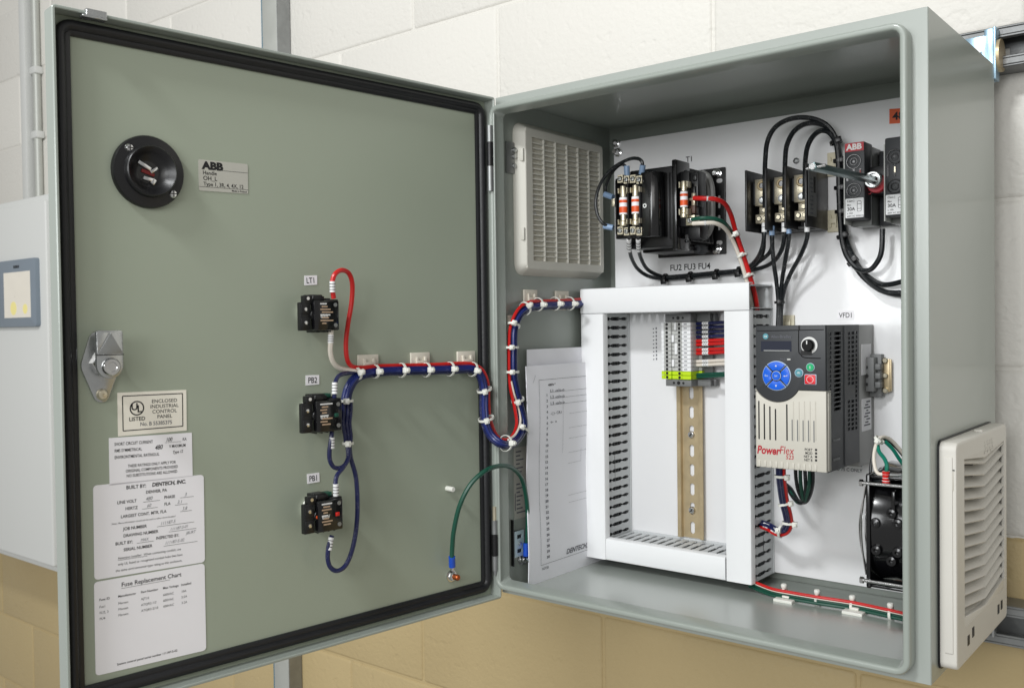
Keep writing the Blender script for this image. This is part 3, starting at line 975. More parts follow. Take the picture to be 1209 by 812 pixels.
# switch units
def switch_unit(label, px0, py0, px1, py1, kind):
    """picture box of the front of the contact block"""
    nf = 0.03
    a, b, c, d = DOOR.rect(px0, py0, px1, py1, nf)
    wd, hh = c - a, d - b
    t = thing('switch_unit', label, 'switch', DOOR, ((a + c) / 2, (b + d) / 2, 0), 'switch units on the door')
    cx, cy = (a + c) / 2, (b + d) / 2
    e0 = DOOR.px(px0 - 3, (py0 + py1) / 2 + 1, 0.002)
    rr = hh * .34
    MB().m(TIEW).lathe((e0.x + rr, cy, 0.0002), (0, 0, 1), [(0, 0), (rr, 0), (rr, 0.0045), (rr * .9, 0.0055), (0, 0.0055)], 28).build('sealing_ring', t, None, DOOR)
    mb = MB().m(BLACK)
    mb.lathe((e0.x + rr * 1.15, cy, 0.0055), (0, 0, 1), [(0, 0), (rr * .8, 0), (rr * .8, 0.014), (0, 0.014)], 24)
    mb.box((a + wd * .03, b + hh * .02, 0.0205), (a + wd * .30, b + hh * .78, 0.0265), 0.001)
    mb.box((a + wd * .05, b + hh * .1, 0.022), (a + wd * .27, b + hh * .36, 0.0275), 0.0008).box((a + wd * .05, b + hh * .46, 0.022), (a + wd * .27, b + hh * .72, 0.0275), 0.0008)
    mb.box((a + wd * .14, b + hh * .74, 0.0195), (a + wd * .34, d - hh * .04, 0.0265), 0.0009)
    mb.box((a + wd * .34, b + hh * .78, 0.010), (a + wd * .68, d - hh * .01, 0.0225), 0.0009)
    mb.box((a + wd * .40, b + hh * .01, 0.008), (c - wd * .05, d - hh * .10, 0.019), 0.001)
    for k in range(4):
        mb.box((a + wd * (.42 + .14 * k), b - 0.0012, 0.010), (a + wd * (.44 + .15 * k), b + hh * .1, 0.024), 0.0005, 1)
    mb.build('mounting_collar', t, None, DOOR)
    MB().m(MGREY).box((a + wd * .4, d - hh * .13, 0.0225), (a + wd * .47, d - hh * .05, 0.0232), .0002).box((a + wd * .55, d - hh * .14, 0.0225), (a + wd * .6, d - hh * .06, 0.0231), .0002).build('moulded_mark', t, None, DOOR)
    mb = MB().m(GLOSSB).box((a + wd * .34, b + hh * .02, 0.018), (c, b + hh * .82, nf), 0.0012)
    mb.m(BLACK).box((c - wd * .28, b + hh * .6, 0.02), (c + wd * .03, b + hh * .86, nf - 0.003), 0.0008)
    mb.box((a + wd * .42, b + hh * .82, 0.012), (c - wd * .3, b + hh * .95, nf - 0.006), 0.0006)
    mb.lathe((a + wd * .38, cy - hh * .05, 0.018), (0, 0, 1), [(0, 0), (hh * .13, 0), (hh * .13, 0.008), (hh * .1, 0.0095), (0, 0.0095)], 18)
    if kind != 'light':
        mb.m(WGREEN).box((a + wd * .62, b + hh * .88, 0.014), (c - wd * .16, b + hh * .99, 0.022), 0.0006)
        mb.m(ROPE if kind == 'stop' else WGREEN).box((c - wd * .2, b + hh * .38, nf - 0.001), (c - wd * .1, b + hh * .48, nf + 0.0008), 0.0004)
        if kind == 'stop':
            mb.m(FUSEO).cyl((a + wd * .36, b + hh * .42, 0.027), (0, 0, 1), hh * .045, 0.0015, 12)
    blk = mb.build('contact_block', t, None, DOOR)
    mb = MB()
    x0 = a + wd * (.5 if kind == 'light' else .44)
    for k in range(8):
        wk = wd * (.14 + .2 * random.random())
        mb.m(WHINK if k in (0, 4) else TANINK).box((x0 + wd * .04 * (k % 2), b + hh * (.72 - .075 * k), nf), (x0 + wk, b + hh * (.755 - .075 * k), nf + 0.00025))
    mb.m(WHINK).text('600V', x0, b + hh * .36, hh * .14, nf + 0.0002, sx=.8)
    mb.build('printing', blk, None, DOOR)
    for k in (.23, .59):
        MB().m(CHROME).lathe((a + wd * .16, b + hh * k, 0.0275), (0, 0, 1), [(0, 0), (hh * .055, 0), (hh * .05, 0.0008), (0, 0.001)], 6, False).build('screw', t, None, DOOR)
    MB().m(CHROME).cyl((a + wd * .23, b + hh * .88, 0.0265), (0, 0, 1), hh * .045, 0.0008, 12).build('upper_screw', t, None, DOOR)
    mb = MB().m(CHROME)
    for k in range(2):
        mb = MB().m(GALV).lathe((c - wd * .1, b + hh * (.16 + .55 * k), nf - 0.001), (0, 0, 1), [(0, 0), (hh * .06, 0), (hh * .055, 0.0014), (0, 0.0014)], 12)
        mb.build('terminal_screw', t, None, DOOR)
    return t


switch_unit('black pilot light unit under the LT1 tag with red and white wires', 355.5, 347, 400.5, 391, 'light')
switch_unit('black push button unit under the PB2 tag with blue wires', 357.5, 465, 404, 511, 'go')
switch_unit('black push button unit with red dots under the PB1 tag', 360, 583, 405, 629, 'stop')

# ================================================================== CABLE HARNESS FROM DOOR TO DUCT
har = thing('cable_harness', 'blue, red and white cable harness looping from the door into the cabinet', 'cable harness', DOOR, (-0.1, 0.28, 0.005))


def bundle(frame, pts, offs, parent, names, mats, wpx, k=7):
    """parallel wires round one path; offs = (sideways, outward) offsets in wire diameters"""
    P = path(frame, pts)
    Q = smooth(P, k)
    r = wpx / 2 / pxm(P[len(P) // 2])
    for (ox, oy), nm, mt in zip(offs, names, mats):
        out = []
        for i, q in enumerate(Q):
            t = (Q[min(i + 1, len(Q) - 1)] - Q[max(i - 1, 0)]).normalized()
            view = (CAM - q).normalized()
            side = t.cross(view).normalized()
            v2 = side.cross(t).normalized()
            out.append(q + side * (ox * 2 * r) + v2 * (oy * 2 * r))
        MB().m(mt).tube(out, r, 8).build(nm, parent)
    return Q, r


main = [(408, 476, .010), (412, 459, .010), (421, 446, .009), (437, 440, .009), (458, 438, .009), (500, 437, .009), (540, 436, .009), (558, 436, .010), (567, 444, .012), (571, 460, .014), (571, 480, .017), (573, 500, .021), (580, 515, .026),
        (592, 524, .026, LEFT), (604, 524, .022, LEFT), (614, 514, .016, LEFT), (618, 500, .012, LEFT), (614, 480, .009, LEFT), (609, 460, .008, LEFT), (606, 440, .008, LEFT), (606, 410, .008, LEFT), (607, 388, .008, LEFT), (614, 371, .008, LEFT), (626, 363, .008, LEFT), (645, 361, .008, LEFT), (672, 360, .008, LEFT), (700, 358, .008, LEFT)]
offs = [(-.55, .1), (.05, .55), (.6, .0), (-.1, -.4), (.5, -.75), (-.7, -.7)]
bundle(DOOR, main, offs, har, ['blue_wire'] * 6, [WBLUE, WBLUE, WNAVY, WBLUE, WNAVY, WBLUE], 4.7, 5)
# red wire: terminal of the pilot light, over and down into the bundle
red = [(394, 352, .026), (392.5, 341, .028), (392.5, 332, .029), (396, 323, .029), (404, 319, .027), (412, 323, .024), (416, 336, .022), (415, 358, .019), (411, 382, .016), (408.5, 405, .013), (410, 424, .012), (416, 432.5, .010), (428, 434, .009), (444, 432.5, .008), (474, 431.5, .008), (510, 430.8, .008), (545, 429, .008), (560, 430, .009)]
wire_mb(DOOR, red, 5.6, WRED).build('red_wire', har)
red2 = [(560, 430, .009), (570, 437, .010), (576, 452, .011), (577, 475, .012), (579, 495, .016), (586, 513, .020), (596, 519, .018, LEFT), (605, 514, .016, LEFT), (610, 500, .012, LEFT), (607.5, 480, .010, LEFT), (603, 460, .008, LEFT), (601, 440, .007, LEFT), (601, 410, .007, LEFT), (602.5, 386, .007, LEFT), (610.5, 367, .008, LEFT), (622, 357.5, .009, LEFT), (640, 355.5, .008, LEFT), (668, 354.5, .007, LEFT), (700, 352, .007, LEFT)]
wire_mb(DOOR, red2, 4.0, WRED).build('red_wire', har)
wht = [(391, 388, .022), (390.5, 402, .022), (390, 415, .019), (393, 427, .015), (400, 434, .012), (412, 437, .010), (430, 438.5, .010)]
wire_mb(DOOR, wht, 6.0, WWHITE).build('white_wire', har)
wire_mb(LEFT, [(600, 519, .027), (609, 512, .022), (614.5, 497, .014), (611, 478, .010), (607, 465, .010), (603.5, 450, .009)], 2.6, WWHITE).build('white_wire', har)
# PB2 upper lead and PB2/PB1 leads
wire_mb(DOOR, [(395, 477, .022), (395, 462, .024), (396, 451, .022), (401, 443, .017), (412, 440, .011), (430, 438.5, .009)], 5.2, WNAVY).build('blue_wire', har)
for k, dx in enumerate((-4.5, 0, 4.2)):
    wire_mb(DOOR, [(410 + dx, 474, .011), (410 + dx, 485, .012), (409 + dx * .9, 500, .012), (411 + dx * .8, 515, .012), (411 + dx * .6, 524, .012)], 4.6, WNAVY).build('blue_wire', har)
wire_mb(DOOR, [(411, 522, .013), (412, 536, .015), (409, 546, .017), (402, 552, .018), (394, 551, .018), (389.5, 543, .019), (389, 532, .02), (391, 518, .021), (392, 508, .02)], 5.4, WNAVY).build('blue_wire', har)
wire_mb(DOOR, [(410, 524, .012), (411, 540, .015), (405, 552, .018), (398, 561, .021), (396, 572, .023), (397, 592, .021)], 5.4, WNAVY).build('blue_wire', har)
wire_mb(DOOR, [(412, 520, .012), (414, 540, .012), (420, 562, .013), (422, 590, .015), (421, 620, .017), (416, 648, .019), (408, 667, .02), (398, 673.5, .02), (390, 669, .02), (387, 659, .021), (388, 645, .022), (392, 632, .021)], 5.6, WNAVY).build('blue_wire', har)
for a, b in (((392.6, 345, .0285), (392.4, 332, .029)), ((390.6, 395, .022), (390.3, 405, .022)), ((395, 465, .024), (395.2, 451.5, .023)), ((391.6, 529, .0205), (391.8, 516, .021)), ((396.6, 585, .023), (396.4, 571, .0235)), ((388.4, 649, .022), (391, 634, .0215))):
    sleeve(DOOR, a, b, 6.8).build('marker_sleeve', har)

# adhesive tie mounts
def mount(label, frame, x0, y0, x1, y1, name='tie_mount', material=None, group='adhesive tie mounts', edge=None):
    a, b, c, d = frame.rect(x0, y0, x1, y1, 0.002)
    if edge:
        a, b, c, d = edge
    t = thing(name, label, 'tie mount', frame, ((a + c) / 2, (b + d) / 2, 0), group)
    mt = material or MOUNTM
    mb = MB().m(mt).box((a, b, 0.0002), (c, d, 0.003), 0.0006)
    cx, cy, w_, h_ = (a + c) / 2, (b + d) / 2, c - a, d - b
    mb.build('base', t, None, frame)
    mb = MB().m(mt)
    for s_ in (-1, 1):
        mb.box((cx + s_ * w_ * .22 - w_ * .07, cy - h_ * .3, 0.003), (cx + s_ * w_ * .22 + w_ * .07, cy + h_ * .3, 0.0052), 0.0008)
    mb.box((cx - w_ * .28, cy - h_ * .12, 0.0045), (cx + w_ * .28, cy + h_ * .12, 0.0058), 0.0006)
    mb.build('cradle', t, None, frame)
    return t


mount('ivory tie mount on the door nearest the PB2 tag, holding the harness', DOOR, 422.5, 418.5, 446.5, 441)
mount('middle one of three ivory tie mounts on the door', DOOR, 485, 416, 507, 441)
mount('ivory tie mount on the door nearest the hinges', DOOR, 540, 414.5, 560.5, 438)
mount('ivory tie mount on the left inner wall nearest the cabinet opening', LEFT, 618.5, 342, 634, 366)
mount('ivory tie mount on the left inner wall beside the white duct', LEFT, 656, 343.5, 671, 366)
mount('ivory tie mount behind the rising harness, upper of the two', LEFT, 599.5, 372, 606, 396)
mount('ivory tie mount behind the rising harness, lower of the two', LEFT, 599, 428, 605.5, 453)


def tie(label, frame, px, py, n, tx, ty, wpx, material=None, group='white cable ties', head=None, hs=1.0, name='cable_tie', wid=0.0026, tail=True):
    """cable tie round a bundle of picture width wpx whose direction on the picture is (tx, ty)"""
    mt = material or TIEW
    c, q = path(frame, [(px - tx, py - ty, n), (px + tx, py + ty, n)])
    ax = (q - c).normalized()
    c = (c + q) / 2
    R = wpx / 2 / pxm(c) * 1.0
    hd = head if head else (0, 0)
    view = (CAM - c).normalized()
    view = (view - ax * view.dot(ax)).normalized()
    side = ax.cross(view)
    fr = Frame(c, side, ax, view)
    t = thing(name, label, 'cable tie', fr, (0, 0, 0), group)
    w2 = wid / 2
    MB().m(mt).lathe((0, -w2, 0), (0, 1, 0), [(R, 0), (R + 0.0007, 0), (R + 0.0007, wid), (R, wid), (R, 0)], 22).build('band', t, None, fr, 50)
    s_ = 0.0029 * hs
    mb = MB().m(mt).box((hd[0] * R - s_, -s_ * .95, R * .75), (hd[0] * R + s_, s_ * .95, R + 0.0042 * hs), 0.0008)
    if tail:
        mb.box((hd[0] * R - s_ * .5, -s_ * .6, R + 0.004 * hs), (hd[0] * R + s_ * .5, s_ * .6, R + 0.0062 * hs), 0.0005)
    mb.build('head', t, None, fr)
    return t


for (px, py, n, tx, ty, wp, lb) in (
    (422, 441, .010, 3, -1, 14, 'white cable tie at the bend where the red wire joins the door harness'),
    (443, 438.5, .010, 4, 0, 15, 'white cable tie at the corner of the door mount nearest the PB2 tag'),
    (474, 437, .010, 4, 0, 16, 'white cable tie on the door harness between the first two mounts'),
    (503, 436.5, .010, 4, 0, 16, 'white cable tie under the middle door mount'),
    (531, 435.5, .010, 4, 0, 16, 'white cable tie on the door harness left of the mount nearest the hinges'),
    (558, 436, .011, 4, 1, 16, 'white cable tie under the door mount nearest the hinges'),
    (572, 460, .015, 1, 4, 17, 'white cable tie where the door harness turns down, upper of two'),
    (574, 494, .020, 1, 4, 18, 'white cable tie where the door harness turns down, lower of two'),
    (409, 473, .012, 0, 4, 15, 'white cable tie at the upper right corner of the PB2 switch'),
    (411, 523, .013, 0, 4, 12, 'white cable tie below the PB2 switch where its wires split')):
    tie(lb, DOOR, px, py, n, tx, ty, wp)
for (px, py, n, tx, ty, wp, lb) in (
    (597, 523, .026, 4, 0, 18, 'white cable tie at the bottom of the harness loop across the hinge'),
    (616, 507, .013, 1, -3, 17, 'white cable tie on the right side of the harness loop across the hinge'),
    (611, 472, .010, 1, 4, 15, 'white cable tie on the rising harness just above the cross-hinge loop'),
    (605, 439, .010, 0, 4, 15, 'white cable tie on the rising harness by the lower hidden mount'),
    (604.5, 410, .010, 0, 4, 15, 'white cable tie midway up the rising harness inside the cabinet'),
    (606.5, 384, .010, 1, -4, 15, 'white cable tie by the upper hidden mount on the rising harness'),
    (620, 364, .010, 3, -2, 15, 'white cable tie at the bend under the first inner wall mount'),
    (635, 359.5, .010, 4, 0, 15, 'white cable tie just right of the first inner wall mount'),
    (655, 358.5, .010, 4, 0, 15, 'white cable tie just left of the second inner wall mount'),
    (672, 358.5, .010, 4, 0, 15, 'white cable tie nearest the white duct on the inner wall harness')):
    tie(lb, LEFT, px, py, n, tx, ty, wp)

# green grounding lead
t_ = thing('grounding_lead', 'green grounding lead arching from the door stud to the left inner wall', 'wire', DOOR, (-0.06, 0.03, 0.01))
gpts = [(533.5, 660, .013), (534, 645, .015), (536, 625, .02), (543, 596, .028), (556, 571, .036), (574, 555, .042), (592, 549.5, .026, LEFT), (606, 553, .02, LEFT), (616, 565, .015, LEFT), (621, 585, .012, LEFT), (623, 610, .01, LEFT), (622, 645, .007, LEFT)]
wire_mb(DOOR, gpts, 5.4, WGREEN).build('wire', t_)
A, B = path(DOOR, [(534, 672, .009), (533.5, 657, .0135)])
r_ = 3.6 / pxm(A)
mb = MB().m(FERB).tube([B, A.lerp(B, .25)], r_ * 1.1, 12)
mb.m(CHROME).tube([A.lerp(B, .28), A], [r_ * .8, r_ * .8], 10)
mb.build('ring_terminal', t_)
A, B = path(LEFT, [(621, 656, .008), (621, 641, .008)])
MB().m(FERB).tube([A, B], 3.4 / pxm(A), 12).build('ring_terminal', t_)

# ================================================================== LEFT INNER WALL: filter, drawings
ctr = LEFT.rect(621, 152, 712, 322, 0.0125)
a, b, c, d = ctr
b, d = 0.3690, 0.5310
t_ = thing('filter_vent', 'cream louvred filter vent with square grid on the left inner wall', 'vent', LEFT, ((a + c) / 2, (b + d) / 2, 0))
fa, fb, fc, fd = a + 0.0125, b + 0.0095, c - 0.0075, d - 0.0095
fm = MB().m(VENTIN)
# outer skirt that narrows towards the front, front face with a square opening
fm.ring(a, b, c, d, 0.006, [(0.0075, 0.0), (0.0075, 0.002), (0.0005, 0.0115), (0, 0.0125), (-0.0012, 0.013), (-0.0012, 0.0)], 5)
fm.grid([a + 0.001, fa, fc, c - 0.001], [b + 0.001, fb, fd, d - 0.001], lambda x, y: fa < x < fc and fb < y < fd, 0.004, lambda v: (v.x, v.y, v.z + 0.0129))
fm.box((a - 0.004, b + (d - b) * .2, 0.003), (a - 0.0005, b + (d - b) * .29, 0.0118), 0.0008)
fm.box((a - 0.004, b + (d - b) * .76, 0.003), (a - 0.0005, b + (d - b) * .85, 0.0118), 0.0008)
fm.build('frame', t_, None, LEFT)
gm = MB().m(VENTIN)
for k in range(1, 6):
    x = fa + (fc - fa) * k / 6
    gm.box((x - 0.0010, fb, 0.0080), (x + 0.0010, fd, 0.0128), 0.0003, 1)
for k in range(1, 24):
    y = fb + (fd - fb) * k / 24
    gm.box((fa, y - 0.0007, 0.0078), (fc, y + 0.0007, 0.0124), 0.0003, 1)
for k in range(1, 60):
    x = fa + (fc - fa) * k / 60
    gm.box((x - 0.0003, fb, 0.0088), (x + 0.0003, fd, 0.0098))
gm.build('grid', t_, None, LEFT)
MB().m(FILTER).box((fa - 0.002, fb - 0.002, 0.0003), (fc + 0.002, fd + 0.002, 0.0092)).build('filter_mat', t_, None, LEFT)
mb = MB().m(LGREY)
for y in (.3, .345, .42):
    mb.box((fa + 0.002, fb + (fd - fb) * (1 - y) - 0.16 * 0 - 0.03, 0.0085), (fa + 0.009, fb + (fd - fb) * (1 - y) - 0.026, 0.0105))
mb.build('label', t_, None, LEFT)


def sheet(label, x0, y0, z1, y1, thick, lean, drawing, bend=0.0):
    """paper standing on the floor along the left wall: plane x0 at the bottom, leaning by `lean` at the top"""
    fr = Frame((x0, 0, 0.0018), (0, 1, 0), (lean, 0, 1), (1, 0, -lean))
    t = thing('drawing_sheet', label, 'paper', fr, (y0, 0, 0), 'wiring drawings in the cabinet')
    n = 14
    pts = [y0 + (y1 - y0) * k / n for k in range(n + 1)]
    zs = [z1 * k / 12 for k in range(13)]
    MB().m(PAPER).grid(pts, zs, lambda x, y: False, thick, lambda v: (v.x, v.y, v.z + bend * math.sin(3.1 * (v.x - y0) / (y1 - y0)) * (0.3 + v.y / z1) + (0.0010 * math.sin(v.y * 40) if bend else 0))).build('paper', t, None, fr)
    if drawing:
        z_ = lambda x, y: bend * math.sin(3.1 * (x - y0) / (y1 - y0)) * (0.3 + y / z1) + 0.0010 * math.sin(y * 40) + 0.0004
        mb = MB().m(GINK)
        def ln(xa, ya, xb, yb, w=0.0004):
            k_ = 14
            for i in range(k_):
                p = V((xa + (xb - xa) * i / k_, ya + (yb - ya) * i / k_)); q = V((xa + (xb - xa) * (i + 1) / k_, ya + (yb - ya) * (i + 1) / k_))
                s_ = V((-(q - p).y, (q - p).x)).normalized() * w / 2
                b2 = bmesh.new()
                b2.faces.new([b2.verts.new((v.x, v.y, z_(v.x, v.y))) for v in (p + s_, p - s_, q - s_, q + s_)])
                mb.add(b2)
        xa, xb, ya, yb = y0 + 0.022, y1 - 0.006, 0.02, z1 - 0.017
        ln(xa, ya, xb, ya); ln(xa, yb, xb, yb); ln(xa, ya, xa, yb); ln(xb, ya, xb, yb)
        ln(y0 + 0.011, z1 - 0.02, y0 + 0.016, z1 - 0.011, 0.0003)
        for k in range(30):
            y = yb - 0.02 - k * 0.0066
            mb.m(GINK).text(str(k + 1), xa + 0.014, y, 0.0042, z_(xa + 0.014, y), 'CENTER', sx=1.4, bold=.03)
        for k in range(3):
            y = yb - 0.0155 - k * 0.0075
            ln(xa + 0.02, y, xb, y, 0.0003)
            mb.text(['L1 -o/o-o', 'L2 -o/o-o', 'L3 -o/o-o'][k], xa + 0.02, y, 0.005, z_(xa + 0.03, y), sx=1.5)
        mb.m(INK).text('480VAC', xa + 0.017, yb - 0.008, 0.004, z_(xa + 0.02, yb), sx=1.5, bold=.02)
        mb.m(GINK).text('-( )- CR1', xa + 0.02, yb - 0.042, 0.0045, z_(xa + 0.03, yb - .04), sx=1.4)
        mb.text('o-  o', xa + 0.02, yb - 0.052, 0.0045, z_(xa + 0.03, yb - .05), sx=1.4)
        for k in range(4):
            ln(xa + 0.045, yb - 0.02 - 0.001 * k, xa + 0.0455, yb - 0.09, 0.0003) if k == 0 else None
        for k, (fa_, fb_2) in enumerate(((.30, .86), (.34, .80), (.52, .62), (.58, .9), (.66, .72), (.72, .88), (.80, .95), (.86, .97))):
            yy = ya + (yb - ya) * fa_
            ln(xa + (xb - xa) * .42, yy, xa + (xb - xa) * fb_2, yy, 0.00022)
            ln(xa + (xb - xa) * fb_2, yy, xa + (xb - xa) * fb_2, yy + 0.008 + 0.004 * (k % 3), 0.00022)
        mb.text('DENTECH, INC.', xa + 0.05, ya + 0.0035, 0.0085, z_(xa + .06, ya) + 0.0002, sx=1.1, shear=.3, bold=.02)
        mb.text('NOTES', xa + 0.002, ya - 0.006, 0.004, z_(xa + .01, ya) + 0.0002)
        mb.build('printing', t, None, fr)
    return t


sheet('white wiring drawing standing against the left inner wall, in front of another sheet', 0.0140, 0.031, 0.2545, 0.195, 0.0012, 0.004, True, 0.0012)
sheet('plain white sheet showing its top edge behind the wiring drawing', 0.0085, 0.040, 0.2735, 0.196, 0.0006, 0.002, False)

# ================================================================== WIRE DUCTS
DX0, DX1, DXA, DXB = 0.0088, 0.2347, 0.0424, 0.2036
DZA, DZB, DZC, DZD = 0.0128, 0.0396, 0.3166, 0.3478
DN = 0.064


def slot_wall(mb, length, depth, pitch=0.0112, phase=0.006):
    """perforated duct side in (along, depth) coordinates, each slot a row of three joined openings"""
    prof = [(0.06, 0.12, 0.0030), (0.12, 0.26, 0.0042), (0.26, 0.31, 0.0032), (0.31, 0.36, 0.0020), (0.36, 0.39, 0.0036), (0.39, 0.72, 0.0046), (0.72, 0.75, 0.0036), (0.75, 0.79, 0.0020), (0.79, 0.93, 0.0042), (0.93, 0.96, 0.0030)]
    xs = {0.0, length}
    k = phase
    rows = []
    while k < length - 0.003:
        rows.append(k)
        for _, _, h in prof:
            xs |= {k - h / 2, k + h / 2}
        k += pitch
    ys = sorted({0.0, depth} | {p * depth for q in prof for p in q[:2]})
    xs = sorted(xs)
    def inside(x, y):
        for r in rows:
            if abs(x - r) < 0.0027:
                for a, b, h in prof:
                    if a * depth < y < b * depth and abs(x - r) < h / 2:
                        return True
        return False
    return xs, ys, inside


def duct(label, r0, u0, r1, u1, vertical, sides, base_n=0.0005):
    t = thing('wire_duct', label, 'wire duct', PLATE, ((r0 + r1) / 2, (u0 + u1) / 2, 0), 'white wire ducts round the terminal rail')
    g = 0.0003
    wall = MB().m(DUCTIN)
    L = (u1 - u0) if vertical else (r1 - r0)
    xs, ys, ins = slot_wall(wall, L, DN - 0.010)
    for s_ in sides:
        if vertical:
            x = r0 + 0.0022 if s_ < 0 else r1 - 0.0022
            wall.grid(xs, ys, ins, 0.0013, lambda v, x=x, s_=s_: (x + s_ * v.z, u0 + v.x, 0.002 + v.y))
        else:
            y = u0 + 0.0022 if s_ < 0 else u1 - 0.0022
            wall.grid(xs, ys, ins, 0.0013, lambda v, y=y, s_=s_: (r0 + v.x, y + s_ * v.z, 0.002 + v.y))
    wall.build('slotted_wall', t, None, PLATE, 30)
    MB().m(DUCTIN).box((r0 + 0.001, u0 + g, base_n), (r1 - 0.001, u1 - g, 0.002)).build('base', t, None, PLATE)
    cv = MB().m(DUCT)
    # cover: shallow channel with rounded long edges
    e = 0.0022
    if vertical:
        pr = [(r0, DN - 0.010), (r0, DN - e), (r0 + e * .3, DN - e * .3), (r0 + e, DN), (r1 - e, DN), (r1 - e * .3, DN - e * .3), (r1, DN - e), (r1, DN - 0.010), (r1 - 0.0014, DN - 0.010), (r1 - 0.0014, DN - 0.002), (r0 + 0.0014, DN - 0.002), (r0 + 0.0014, DN - 0.010)]
        pts = [[(a, u, n) for a, n in pr] for u in (u0 + g, u1 - g)]
    else:
        pr = [(u0, DN - 0.010), (u0, DN - e), (u0 + e * .3, DN - e * .3), (u0 + e, DN), (u1 - e, DN), (u1 - e * .3, DN - e * .3), (u1, DN - e), (u1, DN - 0.010), (u1 - 0.0014, DN - 0.010), (u1 - 0.0014, DN - 0.002), (u0 + 0.0014, DN - 0.002), (u0 + 0.0014, DN - 0.010)]
        pts = [[(r, a, n) for a, n in pr] for r in (r0 + g, r1 - g)]
    b2 = bmesh.new()
    A, B = [[b2.verts.new(p) for p in q] for q in pts]
    for k in range(len(A)):
        b2.faces.new((A[k], A[(k + 1) % len(A)], B[(k + 1) % len(A)], B[k]))
    for R_, sgn in ((A, 1), (B, -1)):
        pl_ = [v.co for v in R_]
        for tri in tessellate_polygon([pl_]):
            try:
                b2.faces.new([R_[i] for i in tri])
            except ValueError:
                pass
    bmesh.ops.recalc_face_normals(b2, faces=b2.faces)
    cv.add(b2)
    cv.build('cover', t, None, PLATE, 25)
    return t


duct('white slotted wire duct forming the top of the frame', DX0, DZC, DX1, DZD, False, (-1, 1))
duct('white slotted wire duct forming the left upright of the frame', DX0, DZA, DXA, DZC, True, (-1, 1))
duct('white slotted wire duct forming the right upright beside the motor drive', DXB, DZA, DX1, DZC, True, (-1, 1))
duct('short white slotted wire duct forming the bottom of the frame', DXA + 0.0004, DZA, DXB - 0.0004, DZB, False, (-1, 1))

# black wires added inside the ducts to make the slots look dark
def duct_dark_fill(label, x0, z0, x1, z1, mats, r=0.0046):
    t = thing('duct_dark_fill', label, 'wires', PLATE, ((x0 + x1) / 2, (z0 + z1) / 2, 0.02), 'added wires darkening the white ducts')
    n = 9
    vert = abs(z1 - z0) > abs(x1 - x0)
    rr = random.Random(len(label))
    for i, mt in enumerate(mats):
        pts = []
        for k in range(n):
            f = k / (n - 1)
            off = (i % 3 - 1) * 2.0 * r + rr.uniform(-.0012, .0012)
            hh_ = 0.010 + (i // 3) * 2.0 * r + rr.uniform(-.001, .001)
            pts.append((x0 + (x1 - x0) * f + (off if vert else 0), z0 + (z1 - z0) * f + (0 if vert else off), hh_))
        MB().m(mt).tube(smooth(pts, 4), r, 8).build('wire', t, None, PLATE)


duct_dark_fill('dark wires seen through the slots of the left upright duct', (DX0 + DXA) / 2, DZA + .003, (DX0 + DXA) / 2, DZD - .01, [WBLACK] * 12)
duct_dark_fill('dark and red wires seen through the slots of the right upright duct', (DXB + DX1) / 2, DZA + .003, (DXB + DX1) / 2, DZC - .004, [WBLACK] * 11 + [WBLACK], 0.0042)
duct_dark_fill('dark wires seen through the slots of the bottom duct', DXA - .01, (DZA + DZB) / 2 - .001, DXB + .01, (DZA + DZB) / 2 - .001, [WBLACK] * 12, 0.0036)

# ================================================================== DIN RAIL AND TERMINALS
ra = PLATE.px(799.5, 500, 0.006).x
rb = PLATE.px(829.5, 500, 0.0075).x
rc = (ra + rb) / 2
rw = (rb - ra) / 2
t_ = thing('din_rail', 'brass coloured slotted rail standing between the white ducts', 'rail', PLATE, (rc, 0.05, 0))
prof = [(-rw, 0.0075), (-rw, 0.0062), (-rw * .74, 0.0062), (-rw * .74, 0.0012), (rw * .74, 0.0012), (rw * .74, 0.0062), (rw, 0.0062), (rw, 0.0075), (rw * .68, 0.0075), (rw * .68, 0.0024), (-rw * .68, 0.0024), (-rw * .68, 0.0075)]
z0, z1 = 0.0405, 0.312
mb = MB().m(BRASS)
mb.box((rc - rw, z0, 0.0062), (rc - rw * .7, z1, 0.0076), 0.0004, 1).box((rc + rw * .7, z0, 0.0062), (rc + rw, z1, 0.0076), 0.0004, 1)
mb.box((rc - rw * .76, z0, 0.001), (rc - rw * .69, z1, 0.0066)).box((rc + rw * .69, z0, 0.001), (rc + rw * .76, z1, 0.0066))
sl = []
z = 0.0455
while z < 0.30:
    sl.append((z, z + 0.0145)); z += 0.0236
ys = sorted({z0, z1} | {q for s_ in sl for q in s_} | {s_[0] + 0.0013 for s_ in sl} | {s_[1] - 0.0013 for s_ in sl})
hw = 0.0031
def rin(x, y):
    for a_, b_ in sl:
        if a_ < y < b_ and abs(x - rc) < (hw if a_ + 0.0013 < y < b_ - 0.0013 else hw * .62):
            return True
    return False
mb.grid([rc - rw * .7, rc - hw, rc - hw * .62, rc + hw * .62, rc + hw, rc + rw * .7], ys, rin, 0.0012, lambda v: (v.x, v.y, v.z + 0.0024))
mb.build('rail', t_, None, PLATE)
# the white plate shows through the slots: screws
for py in (513, 602):
    p = PLATE.px(815.5, py, 0.004)
    MB().m(CHROME).lathe((rc, p.y, 0.0024), (0, 0, 1), [(0, 0), (0.0046, 0), (0.0046, 0.0008), (0.0036, 0.0026), (0.002, 0.003), (0, 0.003)], 18).m(BLACK).box((rc - 0.0028, p.y - 0.0005, 0.0048), (rc + 0.0028, p.y + 0.0005, 0.0056), rot=Matrix.Rotation(.8, 3, 'Z')).build('screw', t_, None, PLATE)

